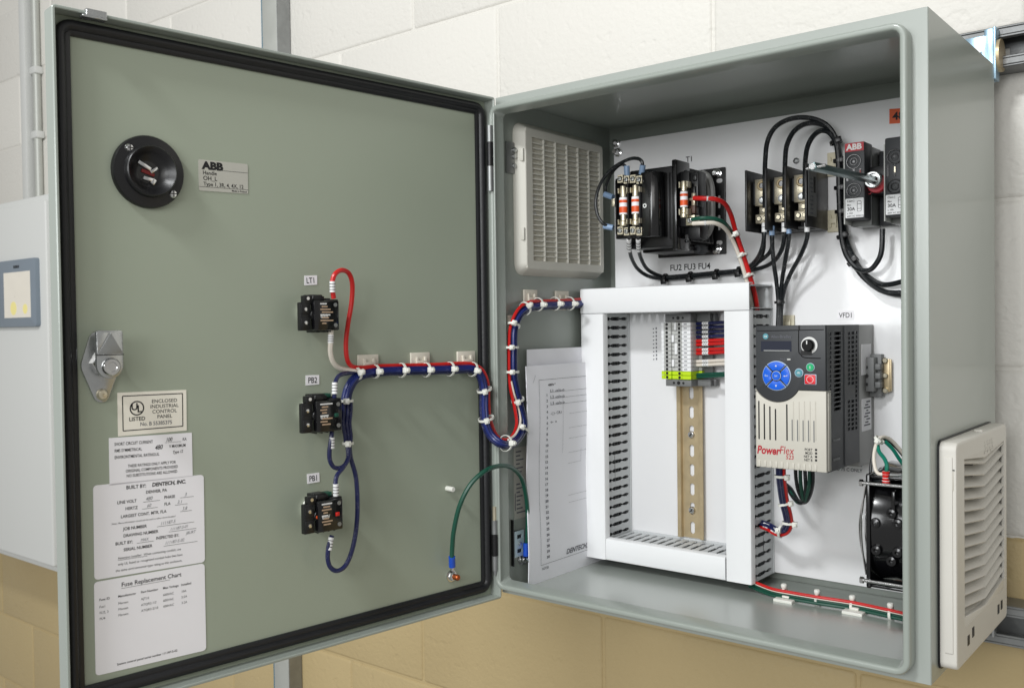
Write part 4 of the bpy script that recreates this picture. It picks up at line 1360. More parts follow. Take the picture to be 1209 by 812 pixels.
tn = 0.036
TL = PLATE.px(780.5, 410, tn).x
TR = PLATE.px(815.5, 410, tn).x
zt = [PLATE.px(798, y, tn).y for y in (380.5, 438.2, 447.8, 370.5, 456.0)]
tw = TR - TL


def terminal(label, z, h, green, proto=None):
    if proto:
        t = proto.copy(); COL.objects.link(t)
        t.location = proto.location + V((0, 0, z - proto['z']))
        for ch in list(proto.children):
            c_ = ch.copy(); COL.objects.link(c_); c_.parent = t
        t['label'] = label
        return t
    t = thing('terminal_block', label, 'terminal', PLATE, (TL + tw / 2, z, 0), 'terminal blocks stacked on the rail')
    bodym = LIMEM if green else LGREY
    g = h * .04
    mb = MB().m(bodym)
    mb.box((TL + tw * .03, z + g, 0.0078), (TR, z + h - g, tn - 0.005), 0.0003, 1)
    mb.box((TL + tw * .10, z + g, tn - 0.006), (TL + tw * .34, z + h - g, tn), 0.0004, 1)
    mb.box((TL + tw * .34, z + g, tn - 0.006), (TL + tw * .53, z + h - g, tn - 0.0025), 0.0003, 1)
    mb.box((TL + tw * .53, z + g, tn - 0.006), (TL + tw * .70, z + h - g, tn), 0.0004, 1)
    mb.box((TR - tw * .02, z + g, 0.0078), (TR + tw * .1, z + h - g, 0.016), 0.0003, 1)
    mb.build('body', t, None, PLATE)
    MB().m(bodym if green else DUCT).box((TL, z + g, tn - 0.004), (TL + tw * .09, z + h - g, tn - 0.0005), 0.0003, 1).build('edge_strip', t, None, PLATE)
    mb = MB().m(bodym if green else DUCT).box((TL + tw * .71, z + g, tn - 0.004), (TR, z + h - g, tn + 0.0003), 0.0003, 1)
    mb.build('marker_strip', t, None, PLATE)
    for fx in (.2, .62):
        MB().m(BLACK).cyl((TL + tw * fx, z + h / 2, tn - 0.001), (0, 0, 1), h * .36, 0.0012, 14).build('wire_opening', t, None, PLATE)
    if not green:
        MB().m(GINK).box((TL + tw * .78, z + h * .40, tn), (TL + tw * .88, z + h * .62, tn + 0.0005)).build('printing', t, None, PLATE)
    t['z'] = z
    return t


ht = (zt[0] - zt[1]) / 12
proto = None
for k in range(12):
    q = terminal('narrow pale grey terminal block in the stack on the brass rail', zt[1] + ht * k, ht, False, proto)
    proto = proto or q
hg = (zt[1] - zt[2]) / 2
proto = None
for k in range(2):
    q = terminal('yellow-green grounding terminal block at the foot of the stack', zt[2] + hg * k, hg, True, proto)
    proto = proto or q
for o in bpy.data.objects:
    if 'z' in o.keys():
        del o['z']
for i, (z_, h_, fx) in enumerate(((zt[1] + ht * 1, ht * 2, .36), (zt[1] + ht * 4, ht * 3, .46), (zt[1] + ht * 7, ht * 2, .36), (zt[1] + ht * 10, ht * 2, .44))):
    o = solo(MB().m(DUCT).box((TL + tw * fx, z_ + ht * .1, tn - 0.003), (TL + tw * (fx + .08), z_ + h_ - ht * .1, tn + 0.0002), 0.0003, 1), 'jumper_cover',
             ['white jumper strip lowest in the terminal stack', 'white jumper strip second from the bottom of the terminal stack', 'white jumper strip second from the top of the terminal stack', 'white jumper strip uppermost in the terminal stack'][i], 'jumper', PLATE, 'jumper strips in the terminal stack')
for nm, za, zb, lb in (('end_stop', zt[0] + 0.0002, zt[3], 'dark grey end stop clamped above the terminal stack'), ('end_stop', zt[4], zt[2] - 0.0002, 'dark grey end stop clamped under the green terminals')):
    t_ = thing(nm, lb, 'end stop', PLATE, (rc, za, 0), 'end stops on the brass rail')
    mb = MB().m(MGREY).box((TL + tw * .12, za, 0.0078), (TR - tw * .02, zb, tn - 0.002), 0.0006).box((TR - tw * .02, za, 0.0078), (TR + tw * .42, zb, 0.019), 0.0006)
    mb.box((TR + tw * .1, za - 0.0006 if za > zt[1] else za, 0.004), (TR + tw * .5, zb, 0.0115), 0.0006)
    mb.build('body', t_, None, PLATE)
    mb = MB().m(BLACK)
    for fx, rr in ((.4, .0014), (.56, .0021), (.72, .0014)):
        mb.cyl((TL + tw * fx, (za + zb) / 2, tn - 0.0022), (0, 0, 1), rr, 0.0006, 14)
    mb.build('screw_hole', t_, None, PLATE)
# dark rail bed beside the terminals
solo(MB().m(MGREY).box((TR + tw * .1, zt[2], 0.0078), (TR + tw * .38, zt[0], 0.0105), 0.0005), 'rail_cover', 'grey strip beside the terminal stack where the wires enter', 'strip', PLATE)

wires = [(382, WNAVY), (387, WNAVY), (392.3, WNAVY), (397.6, WNAVY), (402.6, WRED), (406.8, WRED), (413, WRED), (417.2, WRED), (426.6, WWHITE), (431, WWHITE), (442, WGREEN), (445, WGREEN)]
nmw = {WNAVY.name: 'navy', WRED.name: 'red', WWHITE.name: 'white', WGREEN.name: 'green'}
posn = ['top', 'second', 'third', 'lowest']
cnt = {}
tot = {'navy': 4, 'red': 4, 'white': 2, 'green': 2}
for y, mt in wires:
    c_ = nmw[mt.name]
    k = cnt.get(c_, 0); cnt[c_] = k + 1
    pos = (posn[k] if tot[c_] == 4 else ['upper', 'lower'][k])
    t_ = thing('terminal_wire', f'{c_} wire, {pos} of the {tot[c_]} running from the terminals into the right duct', 'wire', PLATE, (TR, 0.28, 0.02), 'wires from the terminals to the right duct')
    wire_mb(PLATE, [(812, y + .3, 0.019), (822, y + .1, 0.021), (836, y - .5, 0.025), (850, y - 1.2, 0.03), (866, y - 2, 0.036)], 4.0 if c_ != 'green' else 3.6, mt).build('wire', t_)
    if c_ != 'green':
        sleeve(PLATE, (830, y - .25, 0.0235), (837, y - .5, 0.0254), 4.2, marks=2).build('marker_sleeve', t_)

# tiny printed strip beside the terminals
t_ = thing('label', 'printed strip of tiny wire numbers on the plate left of the terminals', 'label', PLATE, (0.1, 0.28, 0))
a, b, c, d = PLATE.rect(771, 385, 779, 433, 0.0003)
mb = MB().m(GINK)
for k in range(9):
    z = d - 0.004 - k * 0.0048
    mb.box((a, z, 0.0001), (a + 0.0016, z + 0.0014, 0.0003)).box((a + 0.004, z, 0.0001), (a + 0.0056, z + 0.0026, 0.0003))
mb.build('printing', t_, None, PLATE)

# ================================================================== TRANSFORMER
def P_(x, y, n):
    return PLATE.px(x, y, n)


def screw_mb(mb, x, y, n, r, h=0.002, cross=True, mt=None, axis=(0, 0, 1)):
    mb.m(mt or CHROME).lathe((x, y, n), axis, [(0, 0), (r, 0), (r * .95, h * .5), (r * .7, h), (0, h * 1.1)], 16)
    if cross and axis == (0, 0, 1):
        mb.m(BLACK).box((x - r * .65, y - r * .12, n + h), (x + r * .65, y + r * .12, n + h * 1.2)).box((x - r * .12, y - r * .65, n + h), (x + r * .12, y + r * .65, n + h * 1.18))
    return mb


tr = thing('transformer', 'black control transformer with fuse holders at the upper left of the white plate', 'transformer', PLATE, (0.135, 0.435, 0))
TX = 0.158
bt, bb = 0.4815, 0.3905
mb = MB().m(BLACK).box((0.098, bb, 0.006), (TX, bt, 0.088), 0.0015)
for k in range(22):
    n = 0.012 + k * 0.0032
    mb.box((0.0978, bb + 0.004, n), (TX + 0.0004, bt + 0.0004, n + 0.0018))
mb.build('core', tr, None, PLATE)
mb = MB().m(GLOSSB).box((TX - 0.0012, bb - 0.0045, 0.062), (TX + 0.0048, bt + 0.0055, 0.0945), 0.0016)
mb.m(BLACK).box((TX - 0.006, bb + 0.008, 0.084), (TX - 0.001, bt - 0.008, 0.0925), 0.001)
for z in (bb + .006, bb + .028, bt - .028, bt - .006):
    mb.m(DGREY).lathe((TX + 0.0052, z, 0.072), (1, 0, 0), [(0, 0), (0.002, 0), (0.0016, 0.0012), (0, 0.0014)], 10)
mb.build('end_bracket', tr, None, PLATE)
mb = MB().m(BLACK).box((0.085, 0.3848, 0.0003), (0.1772, 0.4878, 0.003), 0.0015)
mb.box((0.0975, bb - 0.003, 0.003), (0.16, bb + 0.0015, 0.06), 0.001)
ft = mb.build('foot_plate', tr, None, PLATE)
for py in (205, 294):
    p = P_(846, py, 0.004)
    MB().m(CHROME).lathe((p.x, p.y, 0.003), (0, 0, 1), [(0, 0), (0.0066, 0), (0.0066, 0.001), (0.005, 0.0014), (0.005, 0.0048), (0.0028, 0.0056), (0.0026, 0.0075), (0, 0.0075)], 6, False).build('mounting_bolt', tr, None, PLATE)
mb = MB().m(WHITEPL)
for (xa, ya, xb, yb) in ((846, 211, 853, 216), (848, 231, 850.5, 246), (848, 254, 850.5, 272), (846, 284, 853, 289)):
    a, b, c, d = PLATE.rect(xa, ya, xb, yb, 0.003)
    mb.prism(rpoly(a, b, c, d, min(c - a, d - b) * .48), 0.0029, 0.0032)
mb.build('foot_slot', ft, None, PLATE)
# coil wrap and bobbin beyond the end bracket
CX = TX + 0.0052
mb = MB().m(BLACK).box((TX - .002, 0.3965, 0.006), (TX + 0.006, 0.4765, 0.06), 0.002)
for k in range(5):
    mb.box((TX + .004, 0.3985, 0.010 + .009 * k), (TX + 0.0075, 0.4745, 0.0145 + .009 * k), 0.001)
mb.build('bobbin', tr, None, PLATE)
cw = [(829, 204), (836, 209), (840.5, 222), (841, 245), (840.5, 263), (836, 276), (827, 282), (819, 281)]
mb = MB().m(COILW).tube(smooth([tuple(P_(x, y, .034)) for x, y in cw], 5), 0.0036, 8)
mb.tube(smooth([tuple(P_(x - 4, y, .034)) for x, y in cw[:-1]], 5), 0.0034, 8)
mb.build('coil_wrap', tr, None, PLATE)
# secondary fuse holder on the right side
hx0, hx1 = P_(802, 240, .084).x, P_(832, 240, .07).x
mb = MB().m(BLACK)
mb.box((TX + .0045, 0.404, 0.058), (hx1 - .004, 0.474, 0.076), 0.0012)
mb.box((hx0, 0.412, 0.07), (hx0 + .013, 0.474, 0.0845), 0.001)
mb.box((hx1 - .013, 0.4335, 0.068), (hx1 - .002, 0.472, 0.082), 0.001).box((hx1 - .016, 0.398, 0.06), (hx1 - .001, 0.4145, 0.08), 0.001)
mb.box((hx1 - .009, 0.4405, 0.08), (hx1 - .004, 0.456, 0.085), 0.001).box((hx1 - .008, 0.462, 0.08), (hx1 - .003, 0.469, 0.084), 0.001)
mb.build('secondary_fuse_holder', tr, None, PLATE)
sp_ = P_(823, 294, .045)
MB().m(DGREY).lathe((sp_.x, sp_.y, .03), (0, 0, 1), [(0, 0), (.0058, 0), (.0058, .014), (.0046, .0155), (.002, .0155), (.0016, .013), (0, .013)], 20).build('grommet', tr, None, PLATE)


def fuse(label, px, ya, yb, n, group='orange banded fuses on the transformer'):
    A = P_(px, ya, n); B = P_(px + 0.3, yb, n)
    L = (A - B).length
    r = L * .105
    t = thing('cartridge_fuse', label, 'fuse', PLATE, (B.x, B.y, n), group)
    ax = A - B
    MB().m(NICK).lathe(B, ax, [(0, 0), (r * .95, 0), (r * .98, L * .02), (r * .98, L * .10), (r * .72, L * .13), (r * .72, L * .3), (r * .6, L * .31)], 20).lathe(B, ax, [(r * .6, L * .72), (r * .8, L * .73), (r * .8, L * .98), (r * .74, L), (0, L)], 20).build('ferrule', t, None, PLATE)
    br = MB().m(LABEL).lathe(B, ax, [(r * .8, L * .28), (r, L * .29), (r, L * .71), (r * .8, L * .72)], 20).build('barrel', t, None, PLATE)
    MB().m(FUSEO).lathe(B, ax, [(r * 1.02, L * .33), (r * 1.03, L * .34), (r * 1.03, L * .47), (r * 1.02, L * .48)], 20).lathe(B, ax, [(r * 1.02, L * .58), (r * 1.03, L * .59), (r * 1.03, L * .645), (r * 1.02, L * .65)], 20).build('band', br, None, PLATE)
    return t


fuse('orange banded fuse at the left of the pair on the transformer', 736, 220, 267, 0.110)
fuse('orange banded fuse at the right of the pair on the transformer', 750.5, 219, 266, 0.110)
fuse('orange banded fuse standing alone on the right side of the transformer', 807.5, 214, 257, 0.094)


def clip(mb, px, py, n, w=5.5, h=6):
    a, b, c, d = PLATE.rect(px - w, py - h / 2, px + w, py + h / 2, n)
    mb.m(NICK).box((a, b, n - 0.009), (a + 0.0009, d, n + 0.001)).box((c - 0.0009, b, n - 0.009), (c, d, n + 0.001)).box((a, b, n - 0.009), (c, d, n - 0.008))


# primary fuse block, left
a, b, c, d = PLATE.rect(724, 205, 779, 281, 0.106)
fb_ = MB().m(BLACK).box((a, b + 0.001, 0.086), (c - 0.02, d - 0.002, 0.1015), 0.001)
fb_.box((a - 0.004, b + 0.004, 0.07), (a + 0.004, d - 0.014, 0.092), 0.001)
for px in (728.5, 742.8, 756.5):
    q = P_(px, 240, 0.108)
    fb_.box((q.x - 0.0008, b + 0.006, 0.10), (q.x + 0.0008, d - 0.006, 0.111), 0.0004, 1)
h_ = fb_.build('primary_fuse_block', tr, None, PLATE)
q0 = P_(758, 240, 0.106).x
q1 = P_(778.5, 240, 0.106).x
mb = MB().m(GLOSSB)
mb.X = None
pf = [(q0, 0.109), (q0 + (q1 - q0) * .6, 0.1085), (q0 + (q1 - q0) * .9, 0.104), (q1, 0.097), (q1, 0.086), (q0, 0.086)]
b2 = bmesh.new()
lo = [b2.verts.new((x, b, n)) for x, n in pf]
hi = [b2.verts.new((x, d, n)) for x, n in pf]
for k in range(6):
    b2.faces.new((lo[k], lo[(k + 1) % 6], hi[(k + 1) % 6], hi[k]))
b2.faces.new(lo[::-1]); b2.faces.new(hi)
bmesh.ops.recalc_face_normals(b2, faces=b2.faces)
bmesh.ops.bevel(b2, geom=b2.edges[:], offset=0.0012, segments=2, profile=.5, affect='EDGES')
mb.add(b2)
mb.build('shiny_cover', tr, None, PLATE)
q = P_(761.5, 243, 0.109)
MB().m(CHROME).lathe((q.x, q.y, 0.1088), (0, 0, 1), [(0.0012, 0), (0.0026, 0.0), (0.0026, 0.0008), (0.0012, 0.0008)], 18).build('eyelet', tr, None, PLATE)
for args in ((735.5, 225, .113), (735.5, 262, .113), (750, 224, .113), (750, 261, .113), (807, 218, .0955, 5, 7), (807, 250, .0955, 5, 7)):
    mb = MB()
    clip(mb, *args)
    mb.build('fuse_clip', tr, None, PLATE)
for px in (735, 750):
    for dy in (211, 272):
        for dx in (-4, 3.5):
            p = P_(px + dx, dy + (dx > 0) * 1.0, 0.112)
            sm = MB()
            screw_mb(sm, p.x, p.y, 0.110, 0.0032, 0.002)
            sm.m(NICK).box((p.x - 0.0035, p.y - 0.0045, 0.1012), (p.x + 0.0035, p.y + 0.0045, 0.110))
            sm.build('terminal_screw', tr, None, PLATE)
p = P_(728, 240, 0.1)
MB().m(NICK).box((p.x - 0.002, p.y - 0.0045, 0.095), (p.x + 0.002, p.y + 0.0045, 0.108), 0.0006).build('jumper_tab', tr, None, PLATE)
# secondary terminals
p = P_(814, 260, 0.09)
mb = MB().m(NICK).box((p.x - 0.0055, p.y - 0.0055, 0.076), (p.x + 0.0055, p.y + 0.0055, 0.0885), 0.0006)
screw_mb(mb, p.x, p.y, 0.0885, 0.0036, 0.002)
mb.build('secondary_terminal', tr, None, PLATE)
p = P_(818.5, 235, 0.088)
mb = MB().m(NICK).box((p.x - 0.003, p.y - 0.007, 0.082), (p.x + 0.001, p.y + 0.007, 0.087), 0.0005).box((p.x - 0.007, p.y - 0.0015, 0.083), (p.x + 0.004, p.y + 0.0015, 0.088), 0.0005)
mb.build('fuse_terminal', tr, None, PLATE)
p = P_(817, 247, 0.086)
MB().m(mat('brown_plastic', (74, 50, 40), 0.4)).box((p.x - 0.0035, p.y - 0.005, 0.078), (p.x + 0.0035, p.y + 0.004, 0.086), 0.0005).build('brown_link', tr, None, PLATE)

# transformer leads
t_ = thing('jumper_wire', 'black jumper wire arching over the upper left of the transformer', 'wire', PLATE, (0.08, 0.47, 0.09))
wire_mb(PLATE, [(758, 203, .098), (758, 191, .1), (750, 187, .1), (738, 190, .1), (722, 200, .1), (709, 217, .1), (703.5, 236, .1), (705, 252, .1), (711, 263, .098), (720, 268.5, .092)], 4.0, WBLACK).build('wire', t_)
wire_mb(PLATE, [(741, 204, .095), (738, 196, .096), (732, 195, .096), (722, 205, .094), (715, 222, .09), (717, 230, .088)], 3.6, WBLACK).build('wire', t_)
for A_, B_ in (((757.5, 206, .098), (759, 195, .1)), ((740.5, 208, .095), (740, 196, .096)), ((714, 229.5, .09), (724, 233, .09)), ((713, 267, .094), (724, 269, .091))):
    sleeve(PLATE, A_, B_, 7.0, material=FERR, marks=0).build('ferrule', t_)

for px, lb, yy in ((742.5, 'left', 0), (753.5, 'right', -1)):
    t_ = thing('supply_wire', f'black wire with white marker leaving the {lb} fuse downwards, running along the plate', 'wire', PLATE, (0.1, 0.38, 0.03), 'black wires leaving the transformer fuses')
    pts = [(px, 276, .104), (px + .5, 290, .09), (px + 3, 304, .06), (px + 11, 318, .03), (px + 26, 327 + yy, .012), (790, 328.5 + yy * 1.6, .008), (816, 326.5 + yy * 1.8, .008), (847, 323.5 + yy * 1.8, .008), (876, 320 + yy * 1.5, .01), (893, 312 + yy, .018), (901 + (px > 745) * 9, 296, .03), (902 + (px > 745) * 10, 275, .035)]
    wire_mb(PLATE, pts, 4.6, WBLACK).build('wire', t_)
    sleeve(PLATE, (px, 283, .1), (px + .6, 296, .085), 5.8).build('marker_sleeve', t_)
for mt, lb, pts, wp in ((WRED, 'red wire curving from the transformer fuse down behind the right duct', [(819, 234, .09), (833, 234.5, .09), (846, 235.5, .084), (856, 241, .072), (863, 254, .054), (869, 275, .044), (876, 296, .036), (883, 318, .03), (889, 338, .026), (893, 356, .024), (895, 374, .022)], 5.6),
                        (WGREEN, 'green wire leaving the transformer terminal towards the red wire', [(817, 259, .09), (830, 257.5, .09), (845, 258.5, .082), (856, 264, .068), (864, 275, .048), (872, 292, .036), (881, 318, .027), (888, 340, .022), (893, 372, .02)], 4.6),
                        (WWHITE, 'white wire leaving the transformer terminal below the green wire', [(818, 264, .09), (830, 263.5, .09), (844, 263.5, .082), (855, 269, .068), (863, 280, .05), (871, 298, .04), (879, 322, .031), (884, 342, .027), (888, 362, .026)], 5.0)):
    t_ = thing('secondary_wire', lb, 'wire', PLATE, (0.2, 0.4, 0.04))
    wire_mb(PLATE, pts, wp, mt).build('wire', t_)
    if mt is not WGREEN:
        a_, b_ = (pts[1], pts[2])
        sleeve(PLATE, (a_[0] + 1, a_[1], a_[2]), (b_[0] - 1, b_[1] - .4, b_[2]), wp * 1.1).build('marker_sleeve', t_)
tie('white cable tie where the transformer wires meet', PLATE, 867, 279, .046, 2, 5, 13, head=(-.4, 0))
tie('white cable tie in the middle of the falling transformer wires', PLATE, 876.5, 302, .035, 2, 5, 12, hs=.8)
tie('white cable tie lowest on the falling transformer wires, just above the duct', PLATE, 884, 326, .028, 2, 5, 12, hs=.8)
for px, py, lb in ((786, 328, 'first black cable tie from the left under the FU lettering'), (815.5, 325.5, 'second black cable tie from the left under the FU lettering'), (846.5, 322.5, 'third black cable tie from the left under the FU lettering'), (873, 319.5, 'black cable tie just left of the falling red wire')):
    tie(lb, PLATE, px, py, .009, 4, -.5, 9, BLACK, 'black cable ties on the plate', head=(.9, 0), hs=1.1, name='black_cable_tie', tail=False, wid=0.0032)

# printing straight on the plate
for tx, px, py, hpx, lb in (('T1', 814, 191, 6.6, 'lettering T1 above the transformer'), ('FU2 FU3 FU4', 814.5, 318.5, 7.4, 'lettering FU2 FU3 FU4 below the transformer')):
    p = P_(px, py, 0.0003)
    sz = hpx / pxm(PLATE.world(p)) * 1.36
    solo(MB().m(INK).text(tx, p.x, p.y, sz, 0.0003, 'CENTER', sx=.95), 'lettering', lb, 'lettering', PLATE)
t_, mp, w_, h_, an, n_ = sticker('tag', 'white tag lettered VFD1 above the motor drive', 'tag', PLATE, [(989, 366.5), (1008.5, 366.5), (1008.5, 377), (989, 377)], LABEL, 0.0003)
x1, y1 = mp(.5, .8)
MB().m(INK).text('VFD1', x1, y1, h_ * .78, n_, 'CENTER', sx=.85, bold=.01).build('printing', t_, None, PLATE)
mb = MB().m(GINK)
for k, tx in enumerate(('COPPER CONDUCTORS', 'RATED 75 C ONLY')):
    p = P_(1018, 551 + 6.5 * k, 0.0003)
    mb.text(tx, p.x, p.y, 0.0052, 0.0003, 'RIGHT', sx=.9, bold=.01)
solo(mb, 'lettering', 'two tiny printed lines on the plate at the lower right of the motor drive', 'lettering', PLATE)
# orange voltage label
t_, mp, w_, h_, an, n_ = sticker('label', 'orange voltage label half hidden at the top right of the plate', 'label', PLATE, [(1050, 129), (1083, 126.5), (1083, 144), (1050, 146.5)], ORANGE, 0.0003)
x1, y1 = mp(.12, .76)
MB().m(INK).text('480V', x1, y1, h_ * .72, n_, sx=1.05, bold=.03).build('printing', t_, None, PLATE)
# beige mounts on the plate
mount('aged ivory mount on the plate left of the disconnect, upper of two', PLATE, 977, 180, 992, 208, material=MOUNTY, group='ivory mounts on the plate')
mount('aged ivory mount on the plate left of the disconnect, lower of two', PLATE, 977, 248, 992, 274, material=MOUNTY, group='ivory mounts on the plate')
mount('aged ivory mount on the plate just above the motor drive', PLATE, 922, 372, 938, 392, material=MOUNTY, group='ivory mounts on the plate')

# ================================================================== DISTRIBUTION BLOCK
db = thing('distribution_block', 'black three pole power distribution block with brass lugs', 'terminal block', PLATE, (0.265, 0.435, 0))
bx = [P_(x, 235, 0.063).x for x in (880.5, 903.5, 926.5, 951)]
zt_, zb_ = 0.4705, 0.4035
for i, x in enumerate(bx):
    mb = MB().m(BLACK)
    w2 = 0.0012
    mb.box((x - w2, zb_, 0.001), (x + w2, zt_, 0.063), 0.0008)
    mb.lathe((x - w2 - 0.0003, zt_ - 0.004, 0.058), (1, 0, 0), [(0, 0), (0.0015, 0), (0.0015, 0.003), (0, 0.003)], 10)
    mb.build('barrier', db, None, PLATE)
mb = MB().m(BLACK).box((bx[0], zb_ + 0.004, 0.0005), (bx[3], zt_ - 0.004, 0.022), 0.0008)
mb.box((bx[0] + 0.002, zb_, 0.0005), (bx[3], zb_ + 0.0045, 0.03), 0.0008)
mb.build('base', db, None, PLATE)
for i in range(3):
    x0, x1 = bx[i], bx[i + 1]
    xc = P_((899, 922, 945.5)[i], 235, 0.05).x
    lw = 0.0078
    mb = MB().m(NICK).box((xc - lw, 0.4315, 0.022), (xc + lw, 0.4610, 0.050), 0.0008).box((xc - lw, 0.4125, 0.022), (xc + lw, 0.4225, 0.049), 0.0008).box((xc - lw * .6, 0.4225, 0.022), (xc + lw, 0.4315, 0.046), 0.0008)
    lug = mb.build('lug', db, None, PLATE)
    mb = MB().m(BRASS).lathe((xc + .001, 0.4535, 0.050), (0, 0, 1), [(0.0028, 0), (0.0058, 0), (0.0058, 0.0016), (0.005, 0.0022), (0.0034, 0.0022), (0.0028, 0.0004)], 20)
    mb.m(GLOSSB).cyl((xc + .001, 0.4535, 0.0495), (0, 0, 1), 0.003, 0.001, 16)
    mb.build('set_screw', lug, None, PLATE)
    MB().m(GLOSSB).cyl((xc + .001, 0.4375, 0.0498), (0, 0, 1), 0.0044, 0.0006, 16).m(ZINC).lathe((xc + .001, 0.4375, 0.050), (0, 0, 1), [(0, 0), (0.0032, 0), (0.0028, 0.0014), (0, 0.0016)], 14).build('clamp_screw', lug, None, PLATE)
    for q, z in ((-.42, .4175), (.5, .4175), (.2, .427)):
        n_ = 0.049 if z < .42 else 0.046
        mb = MB().m(BLACK).cyl((xc + lw * q, z, n_ - .0002), (0, 0, 1), 0.0031, 0.0006, 14)
        mb.m(NICK).cyl((xc + lw * q, z, n_), (0, 0, 1), 0.0022, 0.0012, 14)
        mb.build('wire_screw', lug, None, PLATE)
    MB().m(DGREY).box((x0 + 0.0012, 0.4335, 0.012), (x0 + 0.004, 0.458, 0.046), 0.0005).build('side_post', db, None, PLATE)
# paper label on the right-hand barrier
mb = MB().m(MGREY).box((bx[3] + 0.0012, 0.4155, 0.036), (bx[3] + 0.0016, 0.464, 0.058))
lb_ = mb.build('rating_label', db, None, PLATE)
mb = MB().m(INK)
mb.box((bx[3] + 0.0015, 0.441, 0.039), (bx[3] + 0.0018, 0.458, 0.044))
for k in range(9):
    mb.m(GINK).box((bx[3] + 0.0015, 0.418 + k * .0045, 0.046), (bx[3] + 0.0018, 0.4195 + k * .0045, 0.056 - 0.004 * random.random()))
mb.build('printing', lb_, None, PLATE)
p = P_(940, 190, 0.001)
o = solo(MB().m(GALV).lathe((p.x, p.y, 0.0002), (0, 0, 1), [(0, 0), (0.0034, 0), (0.0034, 0.0015), (0.002, 0.0022), (0.0016, 0.0012), (0, 0.0012)], 16), 'plate_screw', 'small screw in the white plate above the distribution block', 'screw', PLATE)

# black feed loops: distribution block to the disconnect
loops = [
    ('longest, outermost black loop from the left pole of the distribution block', [(903, 245, .052), (903, 215, .056), (903.5, 190, .05), (906, 168, .044), (914, 152, .038), (928, 142.5, .033), (945, 139, .03), (962, 141, .027), (976, 148, .024), (985, 160, .021), (989, 175, .018), (991, 195, .014), (992, 225, .012), (993, 255, .012), (994, 275, .012), (998, 292, .014), (1008, 308, .016), (1024, 326, .018), (1044, 336, .018), (1075, 330, .022)]),
    ('middle black loop from the centre pole of the distribution block', [(926, 245, .052), (926.5, 212, .056), (927, 190, .05), (929, 172, .043), (937, 156, .036), (950, 147, .031), (965, 146, .027), (978, 152, .023), (987, 164, .019), (991, 180, .015), (993.5, 205, .010), (995, 235, .010), (996, 262, .010), (999, 282, .012), (1007, 302, .014), (1022, 327, .016), (1044, 344, .016), (1080, 345, .02)]),
    ('innermost black loop from the right pole of the distribution block', [(950, 235, .054), (950.5, 208, .056), (951, 188, .05), (954, 172, .042), (961, 160, .035), (970, 154.5, .03), (979, 157, .025), (986, 167, .02), (989, 182, .018), (990, 205, .018), (990.5, 235, .018), (992, 262, .018), (994, 284, .019), (1000, 303, .02), (1012, 317, .022), (1026, 319, .024), (1036, 309, .026), (1041, 295, .027), (1042, 270, .027)]),
]
for lb, pts in loops:
    t_ = thing('feed_wire', lb, 'wire', PLATE, (0.3, 0.5, 0.03), 'black feed wires to the disconnect')
    wire_mb(PLATE, pts, 6.0, WBLACK).build('wire', t_)
q = thing('feed_wire', 'short black wire sweeping out of the lowest bundle below the disconnect', 'wire', PLATE, (0.34, 0.35, 0.01), 'black feed wires to the disconnect')
wire_mb(PLATE, [(997, 282, .008), (1003, 302, .009), (1016, 324, .01), (1036, 341, .012), (1056, 347.5, .014), (1080, 347, .016)], 5.4, WBLACK).build('wire', q)
for px, py, tx, ty, lb in ((987, 168, 1, 4, 'black cable tie where the three feed loops gather'), (991, 190, 0, 4, 'black cable tie beside the upper ivory mount'), (992, 222, 0, 4, 'black cable tie left of the middle of the disconnect'), (993, 250, 0, 4, 'black cable tie beside the lower ivory mount'), (995, 279, 1, 4, 'black cable tie just under the left corner of the disconnect'), (1007, 309, 3, 4, 'lowest black cable tie on the feed wires under the disconnect')):
    tie(lb, PLATE, px, py, .014, tx, ty, 13, BLACK, 'black cable ties on the plate', head=(-.5 if ty > 3 else 0, 0), name='black_cable_tie', hs=1.1, tail=False, wid=.0034)

# black wires leaving the distribution block downwards
outs = [
    ('leftmost black wire falling from the distribution block towards the transformer run', [(902.5, 262, .046), (902, 280, .046), (899, 295, .04), (892, 308, .028), (880, 317.5, .013), (865, 321, .009)]),
    ('second black wire falling from the distribution block to the drive', [(911.5, 266, .044), (911.5, 285, .042), (913.5, 310, .034), (917, 335, .026), (919, 360, .022), (918, 392, .022)]),
    ('third black wire falling from the distribution block towards the transformer run', [(926, 262, .046), (926, 280, .044), (922, 297, .036), (912, 310, .022), (896, 317, .012), (876, 320, .009)]),
    ('fourth black wire falling from the distribution block to the drive', [(931.5, 264, .044), (931, 284, .042), (927, 308, .034), (923, 334, .026), (921, 360, .021), (920.5, 392, .021)]),
    ('rightmost black wire falling from the distribution block to the drive', [(953, 262, .046), (953, 280, .044), (946, 300, .036), (934, 322, .028), (926, 342, .023), (922.5, 364, .02), (922, 392, .02)]),
]
for lb, pts in outs:
    t_ = thing('drive_wire', lb, 'wire', PLATE, (0.25, 0.4, 0.03), 'black wires falling from the distribution block')
    wire_mb(PLATE, pts, 5.2, WBLACK).build('wire', t_)
    a_ = pts[0]
    sleeve(PLATE, (a_[0], a_[1] + 1, a_[2]), (a_[0], a_[1] + 12, a_[2]), 6.4, material=FERR if pts[0][0] in (911.5, 931.5) else SLEEVE, marks=1).build('marker_sleeve', t_)
tie('black cable tie on the wires dropping into the drive', PLATE, 920.5, 357, .0215, 0, 4, 11, BLACK, 'black cable ties on the plate', head=(0, 0), name='black_cable_tie', tail=False)

# ================================================================== DISCONNECT SWITCH
ds = thing('disconnect_switch', 'charcoal fused disconnect switch with red marking at upper right', 'disconnect switch', PLATE, (0.36, 0.44, 0))
NF = 0.055
mzt, mzb = 0.4868, 0.4025


